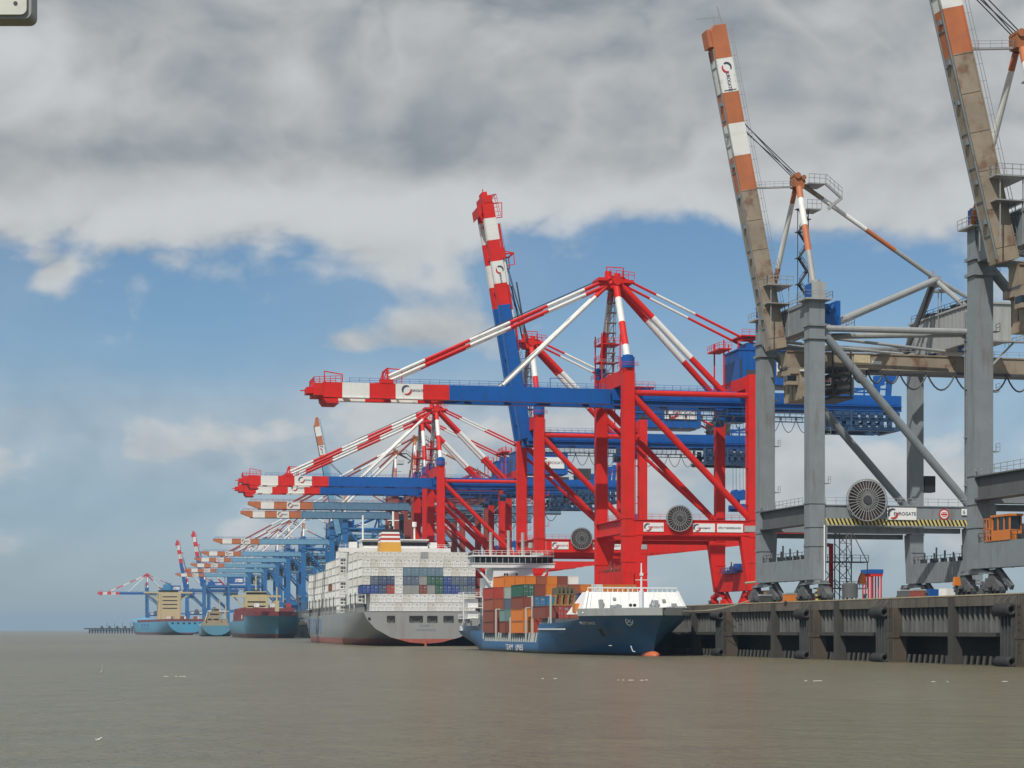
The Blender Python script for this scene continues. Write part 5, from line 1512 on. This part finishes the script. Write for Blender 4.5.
# ---- two light blue ships farther away
def bow_ship(root, Lg, B_, zf, mat, boot):
    h = B_
    rk = (3, 0, -1, -3, -6, -10)
    zz = [-3, 0, .25 * zf, .5 * zf, .75 * zf, zf]
    def s_(y, f, o, top=1.0):
        return [(h * a, y + b_ * o, z if z <= 0 else z * top) for a, b_, z in zip(f, rk, zz)]
    S_ = [s_(0, (0, .002, .002, .003, .003, .003), 1), s_(5, (.04, .07, .12, .22, .36, .46), .9), s_(14, (.1, .18, .3, .48, .68, .8), .7), s_(32, (.35, .48, .66, .82, .93, .98), .3), s_(55, (.7, .82, .93, .98, 1, 1), 0),
          s_(57, (.72, .84, .94, .98, 1, 1), 0, .78), s_(Lg - 50, (.9, .98, 1, 1, 1, 1), 0, .78), s_(Lg - 15, (.3, .5, .8, .95, 1, 1), 0, .78), s_(Lg, (.01, .1, .4, .7, .9, .95), 0, .78)]
    return hull(root, S_, mat)
fr3 = frame(at(278, 1195), 1195, .19)
s3 = empty('container_ship', fr3['o'], fr3['a'])
tag(s3, "dull blue ship seen from its bow, just left of the large grey ship", "container ship")
bow_ship(s3, 250, 16.5, 13.5, hull_paint("dull_ship_blue", (.075, .265, .39), (.16, .035, .035), 2.6, .25), None)
b = MB()
for sgn in (-1, 1):
    pts = [(.003 * 16.5, -10), (.46 * 16.5, -4), (.8 * 16.5, 7), (.98 * 16.5, 29), (16.5, 55)]
    vs2 = []
    for (x, y) in pts:
        vs2 += [(sgn * (x + .1), y, 13.2), (sgn * (x + .3), y - .3, 15.6), (sgn * max(0, x - .4), y + .4, 15.6), (sgn * max(0, x - .4), y + .4, 13.2)]
    b.add(vs2, [(i * 4 + k, i * 4 + (k + 1) % 4, i * 4 + 4 + (k + 1) % 4, i * 4 + 4 + k) for i in range(4) for k in range(4)])
b.build('bulwark', paint("dark_red_deck_paint", (.19, .035, .035), .5, .1, (.1, .05, .04), .4), s3)
MB().tube((0, 8, 13), (0, 8, 30), .7, 8, 0, .4).box(-1.2, 1.2, 7, 9, 14, 22).build('foremast', CREAM, s3)
b = MB().box(-8, 8, 195, 208, 10, 27).box(-16.5, 16.5, 195, 199, 27, 28.4).box(-7, 7, 196, 206, 28.4, 31).bar((-15, 197, 27), (-8, 197, 20), .8).bar((15, 197, 27), (8, 197, 20), .8)
h3 = b.build('deckhouse', CREAM, s3)
MB().box(-6.8, 6.8, 195.8, 196, 29.0, 30.4).box(-6, 6, 194.85, 195, 23.5, 24.3).box(-6, 6, 194.85, 195, 20.5, 21.3).build('bridge_window', GLASS, h3)
MB().tube((0, 200, 32), (0, 200, 42), .5, 8).build('mast', CREAM, h3)
b = MB().box(-16.3, 16.3, 60, 190, 10.2, 11.6)
for k in range(9):
    b.box(-16.2, 16.2, 62 + k * 15, 63.4 + k * 15, 11.6, 16 + 2.5 * (k % 2)); b.bar((-15, 64 + k * 15, 11.6), (-15, 64 + k * 15, 19), .6)
    b.bar((-10 + k * 2, 64 + k * 15, 11.6), (-10 + k * 2, 64 + k * 15, 19), .6)
b.build('hatch_cover', paint("rusty_deck_red", (.20, .045, .04), .6, .15, (.1, .06, .05), .4), s3)
random.seed(5)
g3 = "containers on the dull blue ship"
for k in range(5):
    for t in range(2 - k % 2):
        cl_ = ['red', 'white', 'rust', 'cream', 'brown'][(k + t) % 5]
        boxc(fr3, -6 + k * 5, 100 + t * .01, 16.5 + t * 2.62, cl_, 12.2, 'plain', f"{cl_} container, {LOW[t]} one in {ORD[k]} stack from left on the dull blue ship", g3)
for k in range(10):
    cl_ = ['slate', 'brown', 'cream', 'navy', 'rust'][k % 5]
    boxc(fr3, -14.8 + (k % 2) * 2.48, 62 + (k // 2) * 22, 11.7 + 2.62 * ((k // 4) % 2) * 0, cl_, 12.2, 'plain', f"{cl_} container at the rail of the dull blue ship, {ORD[k]} from the bow", g3)

fr4 = frame(at(187, 1990), 1990, .30)
s4 = empty('container_ship', fr4['o'], fr4['a'])
tag(s4, "bright light blue ship with cream deckhouse far left, seen from its stern", "container ship")
k4 = 1.02
def sc4(st_, dy=0):
    return [(x * k4 * 1.0, y * 1.32 + dy, z * 1.28 if z > 0 else z) for (x, y, z) in st_]
hull(s4, [sc4(s) for s in S2], hull_paint("bright_ship_blue", (.085, .33, .52), (.17, .05, .06), 2.4, .12))
b = MB().box(-18.8, 18.8, 2, 262, 12.9, 15.6)
b.build('rust_red_deck_edge', paint("rusty_deck_red", (.20, .045, .04)), s4).name = 'deck_edge'
for k in range(6):
    MB().box(-15 + k * 5.4, -12.8 + k * 5.4, -.1, .3, 10.6, 12.2).build('mooring_opening', BLACK, s4)
for y0 in (150, 176, 202):
    b = MB()
    b.box(-18.99, -18.87, y0, y0 + 5, 5, 11); b.box(-18.99, -18.87, y0 + 5, y0 + 15, 9.6, 11); b.box(-18.99, -18.87, y0 + 14, y0 + 19, 5, 11)
    b.build('faded_hull_letter', paint("dull_mid_blue", (.05, .17, .30), .5, .1), s4)
b = MB().box(-9, 14, 150, 166, 13, 43).box(-24, 26, 150, 155, 43, 44.6).bar((-22, 152, 43), (-9, 152, 36), 1.2).bar((24, 152, 43), (14, 152, 36), 1.2)
for x in (-7.6, 12.5):
    b.box(x - .6, x + .6, 149.6, 150, 13, 43)
h4 = b.build('deckhouse', CREAM, s4)
MB().box(-9, 11, 149.7, 155, 44.6, 46.4).box(-5, 10, 149.85, 150, 39, 40).box(-5, 10, 149.85, 150, 35, 36).box(-5, 10, 149.85, 150, 31, 32).box(-5, 10, 149.85, 150, 27, 28).build('bridge_window', GLASS, h4)
MB().box(-3, 4, 156, 163, 43, 52).box(-5, 6, 157, 160, 46, 49).tube((0, 159, 52), (0, 159, 55), 1, 8).build('funnel', paint("sky_blue_funnel", (.05, .25, .45), .5, .05), s4)
for k in range(8):
    cl_ = ['cream', 'red', 'grey', 'brown', 'white', 'slate', 'rust', 'cream'][k]
    boxc(fr4, -16 + k * 4.3, 12 + (k % 3) * 20, 15.65, cl_, 12.2, 'plain', f"{cl_} container on the bright blue ship's deck, {ORD[k]} from the left", "containers on the bright blue ship")

# ---- small work vessel between the two blue ships
fr5 = frame(at(217, 1560), 1560, .19)
s5 = empty('work_vessel', fr5['o'], fr5['a'])
tag(s5, "small vessel with light blue hull and beige superstructure between two blue ships", "vessel")
hull(s5, [[(x * .62, y * .3, z * .8 if z > 0 else z) for (x, y, z) in s] for s in S2], hull_paint("pale_blue_hull", (.10, .27, .38), (.06, .06, .07), 1.0, .25))
TAN = paint("tan_house_paint", (.33, .26, .16), .6, .15, (.15, .11, .08), .5)
b = MB().box(-10.5, 10.5, 8, 40, 8, 10.2).box(-8.0, 3.4, 12, 34, 10.2, 15.2).box(-5.5, 4.4, 14, 26, 15.2, 19).box(-2.2, 2.4, 15, 20, 19, 21.6).box(4.0, 8.4, 10, 20, 10.2, 13.4).box(-9.6, -8.2, 9, 13, 10.2, 12.6)
h5 = b.build('deckhouse', TAN, s5)
b = MB()
for (x, y, z, w_) in ((-6.5, 11.9, 12.4, 3), (-2.2, 11.9, 12.4, 4), (-4.5, 13.9, 16.4, 6.5), (-1.8, 14.9, 19.8, 3.6)):
    b.box(x, x + w_, y, y + .1, z, z + 1.1)
b.build('window', GLASS, h5)
b = MB().tube((3, 20, 22), (3, 20, 29), .35, 8).bar((1, 20, 27), (5, 20, 27), .25).bar((-9, 9, 10.2), (-6.5, 14, 18), .5).bar((6.2, 12, 13.4), (6.2, 12, 19), .5).bar((6.2, 12, 18.6), (1.5, 12, 21.4), .4).tube((8.2, 30, 10), (8.2, 30, 24), .5, 8)
b.build('mast', CREAM, s5)
# ---------------------------------------------------------------- things standing on the quay, small things on the water
def quay_at(d, t, z=0.0):
    return Q(d, t, ZQ + z)
def deck_px(px, d, z=0.0):
    return Vector((at(px, d), d, ZQ + z))
def spin(d):
    return math.atan(edge_at(d)[1])
def cont(d, t, z, colour, length, style, label, rz=0.0, group="containers standing on the quay"):
    o = bpy.data.objects.new('shipping_container', container_mesh(colour, length, style)); col.objects.link(o)
    o.location = quay_at(d, t, z); o.rotation_euler = (0, 0, spin(d) + rz)
    return tag(o, label, "container", group)
CC['tan'] = (.26, .16, .09)
cont(384, 8.5, .0, 'tan', 6.06, 'plain', "tan twenty foot container on the quay behind the feeder's bow")
for k in range(2):
    cont(560 + k * 8, 118 + k * 3, 0, ['rust', 'brown'][k], 12.2, 'plain', ["rust red container low in the yard, seen under the near reel", "brown container low in the yard beside a rust red one"][k], R(80))
for k in range(4):
    cont(520 + k * 4, 128 + k * 13.0, 0, 'green', 12.2, 'plain', "green container in the yard, " + ["leftmost of the green row", "second in the green row", "third in the green row", "rightmost of the green row"][k], R(85))
cont(519, 139, 2.6, 'rust', 6.06, 'plain', "rust red container lying on top of the green yard containers", R(85))

# straddle carrier far in the yard
sd = empty('straddle_carrier', deck_px(872, 592), spin(545) + R(8))
sd.scale = (.62, .55, 1.0)
tag(sd, "distant red straddle carrier with blue top standing in the yard under the near reel", "straddle carrier")
b = MB()
for x in (-2.6, 2.6):
    for y in (-4.5, -1.5, 1.5, 4.5):
        b.bar((x, y, 1.2), (x, y, 11.2), .5)
    b.box(x - .5, x + .5, -5.2, 5.2, .9, 2.0)
b.box(-3.1, 3.1, -5.2, -4.2, 10.6, 11.4); b.box(-3.1, 3.1, 4.2, 5.2, 10.6, 11.4)
b.build('frame', RED, sd)
for x in (-2.6, 2.6):
    for y in (-4, -1.4, 1.4, 4):
        MB().tube((x - .35, y, .75), (x + .35, y, .75), .75, 12).build('wheel', BLACK, sd)
MB().box(-3.3, 3.3, -5.4, 5.4, 11.4, 12.6).build('engine_deck', BLUE, sd)
b = MB().box(-4.4, -2.9, 3.4, 5.2, 8.6, 10.8).build('cab', WHITE, sd)
MB().box(-4.45, -3.2, 3.3, 4.9, 9.2, 10.4).build('cab_window', GLASS, b)

# lattice stair tower behind the near grey crane
lt = empty('stair_tower', deck_px(843, 358), spin(356))
tag(lt, "slender dark lattice stair tower with orange buoy box behind the near grey crane's sea leg", "stair tower")
b = MB()
for (x, y) in ((-1.1, -1.1), (1.1, -1.1), (-1.1, 1.1), (1.1, 1.1)):
    b.bar((x, y, 0), (x, y, 14.5), .16)
for k in range(7):
    z = k * 2.05
    b.bar((-1.1, -1.1, z), (1.1, -1.1, z + 2.05), .1); b.bar((1.1, 1.1, z), (-1.1, 1.1, z + 2.05), .1); b.bar((-1.1, -1.1, z), (1.1, -1.1, z), .1); b.bar((1.1, -1.1, z), (1.1, 1.1, z + 2), .09)
b.build('lattice', GREY_D, lt)
b = MB().box(-6.5, 4.2, -1.4, 1.4, 6.9, 7.1).box(-5, 4.0, -1.4, 1.4, 2.3, 2.5).rail([(-6.5, -1.4, 7.1), (4.2, -1.4, 7.1)], 1.1, 1.5, .08).rail([(-5, -1.4, 2.5), (4, -1.4, 2.5)], 1.1, 1.5, .08)
b.bar((4, -1.3, 2.4), (4, -1.3, 7), .14); b.bar((1.3, -1.2, 12), (4, -1.3, 7), .12); b.bar((-5, -1.3, 0), (-5, -1.3, 7), .16); b.bar((-5, -1.3, 2.4), (-1.2, -1.3, 6.9), .12); b.bar((-1.2, -1.3, 2.4), (-5, -1.3, 6.9), .12)
b.build('platform', GREY_D, lt)
MB().prism([(2.4, -1.5, 3.2), (3.8, -1.5, 3.2), (3.5, -1.5, 4.4), (3.1, -1.5, 5.2), (2.7, -1.5, 4.4)], (0, 1.0, 0)).build('buoy_box', SAFETY, lt)
tk = empty('storage_tank', deck_px(850, 352), spin(356))
tag(tk, "short grey cylindrical tank on legs at the quay under the near grey crane", "tank")
MB().tube((0, 0, .7), (0, 0, 3.0), 1.35, 18).tube((0, 0, 3.0), (0, 0, 3.3), 1.35, 18, 0, .8).build('tank_body', GREY_D, tk)
b = MB()
for k in range(4):
    b.bar((math.cos(k * 1.57) * 1.1, math.sin(k * 1.57) * 1.1, 0), (math.cos(k * 1.57) * 1.1, math.sin(k * 1.57) * 1.1, .8), .18)
b.build('leg', DARK, tk)
rp = empty('gangway_post', deck_px(831, 360), spin(352))
tag(rp, "red gangway post with short top arm behind the near grey crane's sea leg", "gangway post")
MB().bar((0, 0, 0), (0, 0, 10.2), .6, .6).box(-.8, .8, -.8, .8, 0, .5).build('post', RED, rp)
MB().bar((.3, 0, 10.0), (-3.2, 0, 10.3), .7, .6).box(-3.6, -2.6, -.5, .5, 9.2, 10.6).build('arm', BRICK, rp)
hzp = empty('striped_bollard_post', quay_at(345, 3.0), spin(345))
tag(hzp, "small black and yellow striped post at the quay edge beside the near crane's bogies", "post")
b = MB()
for k in range(5):
    b.box(-.75, .75, -.2, .2, .05 + k * .4, .45 + k * .4, k % 2)
b.build('striped_plate', [MATS["hazard_yellow"], BLACK], hzp)
MB().bar((0, 0.3, 0), (0, 0.3, 2.1), .2).build('post', DARK, hzp)

# red, white and blue barrier sections and drums beside the red crane
for i, (d, t) in enumerate(((391, 13.2), (389, 15.6), (391, 18.0), (390, 20.4))):
    gp = empty('gas_bottle_rack', quay_at(d, t), spin(d))
    tag(gp, ["red and blue gas bottle rack left end of row on quay by red crane leg", "blue gas bottle rack second in the row by red crane leg", "red gas bottle rack third in the row by red crane leg", "red gas bottle rack right end of row by red crane leg"][i], "bottle rack", "gas bottle racks on the quay")
    b = MB()
    for (x, y) in ((-1, -.6), (1, -.6), (-1, .6), (1, .6)):
        b.bar((x, y, 0), (x, y, 2.3), .12)
    b.box(-1.05, 1.05, -.65, .65, 0, .15); b.bar((-1, -.6, 2.2), (1, -.6, 2.2), .12); b.bar((-1, -.6, 1.2), (1, -.6, 1.2), .1); b.bar((-1, .6, 2.2), (1, .6, 2.2), .12)
    b.build('frame', BLUE if i < 2 else BRICK, gp)
    b = MB()
    for k in range(4):
        b.tube((-.75 + k * .5, -.2, .15), (-.75 + k * .5, -.2, 1.75), .22, 10, (k + i) % 2); b.tube((-.75 + k * .5, -.2, 1.75), (-.75 + k * .5, -.2, 2.0), .22, 10, 2, .08)
    b.build('gas_bottle', [BLUE if i < 2 else RED, RED, SIGN], gp)
dr = empty('storage_drum', quay_at(387, 11.4), spin(387))
tag(dr, "upright red drum beside tan container on the quay", "drum")
MB().tube((0, 0, 0), (0, 0, 2.1), .75, 16).tube((0, 0, 2.1), (0, 0, 2.3), .75, 16, 0, .5).build('drum_body', RED, dr)
MB().tube((0, 0, 2.3), (0, 0, 2.6), .25, 10).build('drum_cap', SIGN, dr)
lb = empty('loading_boom', quay_at(386, 9.4), spin(386))
tag(lb, "pale pipe boom on a dark post behind the white breakwater", "loading boom")
MB().bar((1.5, 0, 0), (1.5, 0, 4.6), .3).build('post', DARK, lb)
MB().tube((-4.6, 0, 4.0), (2.2, 0, 4.6), .22, 8).box(-.6, 1.4, -.3, .3, 4.4, 5.0).build('boom', paint("pale_olive", (.35, .35, .24), .6, .1), lb)

# service vehicles under the landside sill of the near grey crane
for i, (d, t) in enumerate(((352, 936), (347, 953))):
    vh = empty('service_van', deck_px(t, d), spin(d) + R(20))
    tag(vh, ["blue service van parked left under the landside beam of the near grey crane", "white service van parked right under the landside beam of the near grey crane"][i], "van", "vans parked under the grey crane")
    b = MB().prism([(-2.4, -.95, .45), (2.4, -.95, .45), (2.4, -.95, 1.15), (1.7, -.95, 1.3), (1.1, -.95, 2.1), (-2.4, -.95, 2.15)], (0, 1.9, 0))
    bd = b.build('body', BLUE if i == 0 else WHITE, vh)
    MB().prism([(1.62, -.97, 1.35), (1.12, -.97, 2.0), (-.2, -.97, 2.0), (-.2, -.97, 1.35)], (0, 1.94, 0)).build('window', GLASS, bd)
    for x in (-1.5, 1.5):
        for y in (-.9, .75):
            MB().tube((x, y, .36), (x, y + .15, .36), .36, 12).build('wheel', BLACK, vh)

# orange lift cabin standing on the sill of the nearest grey crane
oc = empty('lift_cabin', (0, 0, 0))
a = math.atan(.2366)
base = Vector((68.3, 275.3, ZQ))
def gx(x, y, z):
    return base + Vector((x * math.cos(a) - y * math.sin(a), x * math.sin(a) + y * math.cos(a), z))
oc.location = gx(-.2, 3.6, 7.34); oc.rotation_euler = (0, 0, a)
tag(oc, "orange work cabin with windows on the lower beam of the nearest grey crane", "work cabin")
b = MB().box(-.9, .9, -2.6, 2.6, 0, 1.4)
for y in (-2.5, -.9, .9, 2.5):
    b.box(-.9, -.75, y - .14, y + .14, 1.4, 3.2); b.box(.75, .9, y - .14, y + .14, 1.4, 3.2)
b.box(-1.05, 1.05, -2.8, 2.8, 3.2, 3.5)
b.build('cabin_body', SAFETY, oc)
MB().box(-.8, .8, -2.4, 2.4, 1.4, 3.2).build('window', GLASS, oc)
MB().rail([(-.9, 2.6, .1), (-.9, 5.0, .1), (.9, 5.0, .1)], 3.0, .8, .12).box(-.9, .9, 2.6, 5.0, -.02, .12).build('cage', SAFETY, oc)
bu = empty('life_buoy_box', gx(-2.8, 13.6, .2), a)
tag(bu, "small orange cone shaped box beside the nearest grey crane's bogies at the quay", "safety box")
MB().prism([(-.5, -.4, 1.2), (.5, -.4, 1.2), (.3, -.4, 2.4), (-.3, -.4, 2.4)], (0, .8, 0)).build('box', SAFETY, bu)
MB().bar((0, 0, -.2), (0, 0, 1.2), .3).bar((-.1, 0, 1.2), (-.1, 0, 3.2), .08).build('post', DARK, bu)

# small gear on the deck
for i, (px, d, colr, lb_) in enumerate(((765, 366, DARK, "dark tool chest on the quay left of near grey crane's sea legs"), (790, 352, SAFETY, "orange tool chest on quay between the near grey crane's sea legs"),
                                   (905, 322, GREY_D, "grey tool chest on the quay below the white sign of the near grey crane"), (918, 318, BRICK, "rust brown tool chest on quay below round red sign"))):
    tb = empty('tool_chest', deck_px(px, d), spin(d))
    tag(tb, lb_, "tool chest")
    MB().box(-1.1, 1.1, -.6, .6, .12, 1.25).box(-.9, -.7, -.5, .5, 0, .12).box(.7, .9, -.5, .5, 0, .12).build('chest_body', colr, tb)
    MB().prism([(-1.15, -.65, 1.25), (1.15, -.65, 1.25), (1.0, -.65, 1.5), (-1.0, -.65, 1.5)], (0, 1.3, 0)).build('lid', GALV, tb)
# bollards along the edge
random.seed(3)
bol = empty('mooring_bollard', (0, 0, 0))
MB().tube((0, 0, 0), (0, 0, .55), .28, 12, 0, .22).tube((0, 0, .55), (0, 0, .85), .42, 12, 0, .34).build('bollard_head', DARK, bol)
MB().box(-.5, .5, -.5, .5, 0, .08).build('base_plate', GALV, bol)
bw_ = ["at far right below nearest grey crane", "left of the far right roll fender", "below the landside beam of near grey crane", "right of the near crane's reel", "just left of near grey crane's sea legs", "beside gas bottle racks", "near the feeder's bow"]
for i, d in enumerate((262, 281, 300, 322, 350, 372, 395)):
    o = bol if i == 0 else copy_tree(bol)
    o.location = quay_at(d, 1.0); o.rotation_euler = (0, 0, spin(d))
    tag(o, "dark iron mooring bollard on quay edge, " + bw_[i], "bollard", "bollards on the quay edge")

# mooring lines of the feeder
for i, (p, q) in enumerate(((on(fr1, 3.0, -3.0, 8.4), Q(372, 1.0, ZQ + .7)), (on(fr1, 6.5, 4.0, 8.5), Q(372, 1.0, ZQ + .6)))):
    b = MB(); pts = []
    for k in range(9):
        t = k / 8
        v = Vector(p).lerp(Vector(q), t); v.z -= .8 * math.sin(math.pi * t); pts.append(v)
    b.path(pts, .06, 5)
    tag(b.build('mooring_line', paint("hemp_rope", (.35, .31, .22), .8, .1)), ["mooring line from feeder's bow tip to quay edge", "mooring line from feeder's shoulder to quay edge"][i], "rope", "mooring lines of the feeder")

# on the water: a gull, a marker stick, streaks of foam
gl = empty('gull', ((97 - CX) / F * 89.6, 89.6, 0))
tag(gl, "white gull floating on the brown water at lower left", "gull")
gl.scale = (.7, .7, .7)
b = MB(); n = 10
pr = [(-.22, .01, .10), (-.14, .05, .08), (0, .085, .07), (.12, .07, .08), (.19, .045, .13), (.23, .04, .19), (.28, .035, .21), (.32, .012, .20)]
b.add([(x, math.cos(2 * math.pi * k / n) * r, z + math.sin(2 * math.pi * k / n) * r) for (x, r, z) in pr for k in range(n)], [(i * n + k, i * n + (k + 1) % n, (i + 1) * n + (k + 1) % n, (i + 1) * n + k) for i in range(len(pr) - 1) for k in range(n)] + [tuple(range(n)), tuple((len(pr) - 1) * n + k for k in range(n))])
bd = b.build('body', SIGN, gl, True)
MB().prism([(-.24, -.09, .12), (.08, -.09, .11), (.08, -.09, .16), (-.1, -.09, .165)], (0, .18, 0)).build('wing', GREY_LIGHT, bd)
mk = empty('marker_stick', ((102 - CX) / F * 235, 235, 0))
tag(mk, "thin pale marker stick standing in the water at left", "marker")
MB().tube((0, 0, -.6), (.05, 0, .9), .05, 6).build('stick', GREY_LIGHT, mk)
MB().tube((0, 0, -.1), (0, 0, .18), .16, 10).build('float', GREY_LIGHT, mk)
random.seed(9)
fm = MB()
for (px0, px1, py) in ((160, 195, 676.8), (354, 366, 677), (618, 655, 680.5), (806, 823, 681.2), (912, 952, 682.0), (1000, 1024, 682), (540, 556, 679), (78, 90, 723)):
    d = HC * F / (py - HY)
    x0, x1 = (px0 - CX) / F * d, (px1 - CX) / F * d
    n = int((x1 - x0) / .45)
    for k in range(n):
        x = x0 + (x1 - x0) * (k + random.random()) / n
        if random.random() < .6:
            continue
        y = d + random.gauss(0, .5); w_ = random.uniform(.1, .4); h_ = random.uniform(.05, .25)
        pts = [(x + math.cos(t) * w_ * random.uniform(.7, 1), y + math.sin(t) * h_ * 2 * random.uniform(.7, 1), .02) for t in [i * math.pi / 4 for i in range(8)]]
        top = [(x + (p[0] - x) * .6, y + (p[1] - y) * .6, .07) for p in pts]
        fm.add(pts + top, [(i, (i + 1) % 8, 8 + (i + 1) % 8, 8 + i) for i in range(8)] + [tuple(range(8, 16))])
tag(fm.build('foam', FOAM), kind='stuff')

# the pale rounded lamp housing at the upper left, hanging from the boat the picture was taken from
lp = empty('lamp_housing', ((7 - CX) / F * 4.0, 4.0, HC + (HY + 8) / F * 4.0 - .0))
tag(lp, "pale rounded lamp housing with grey rim hanging into the top left corner", "lamp housing")
def rounded(w_, h_, r, y0, y1, n=5):
    pts = []
    for (cx_, cz, a0) in ((w_ - r, h_ - r, 0), (-w_ + r, h_ - r, 90), (-w_ + r, -h_ + r, 180), (w_ - r, -h_ + r, 270)):
        for i in range(n + 1):
            t = R(a0 + 90 * i / n); pts.append((cx_ + math.cos(t) * r, y0, cz + math.sin(t) * r))
    return pts
b = MB().prism(rounded(.0475, .052, .014, 0, 0), (0, .05, 0))
sh = b.build('shell', paint("dull_grey_rim", (.30, .31, .31), .5, .1, (.15, .15, .14), .2, 8), lp)
MB().prism(rounded(.0395, .0455, .012, -.006, 0), (0, .008, 0)).build('face_plate', paint("yellowed_plastic", (.62, .63, .57), .4, .08, (.4, .4, .34), .3, 14, streak=False), sh)
b = MB().tube((.018, -.0068, -.024), (.018, .0, -.024), .0042, 10)
b.build('screw', DARK, sh)
MB().tube((0, .03, .05), (0, .03, .9), .016, 10).build('hanger_rod', GREY_LIGHT, lp)
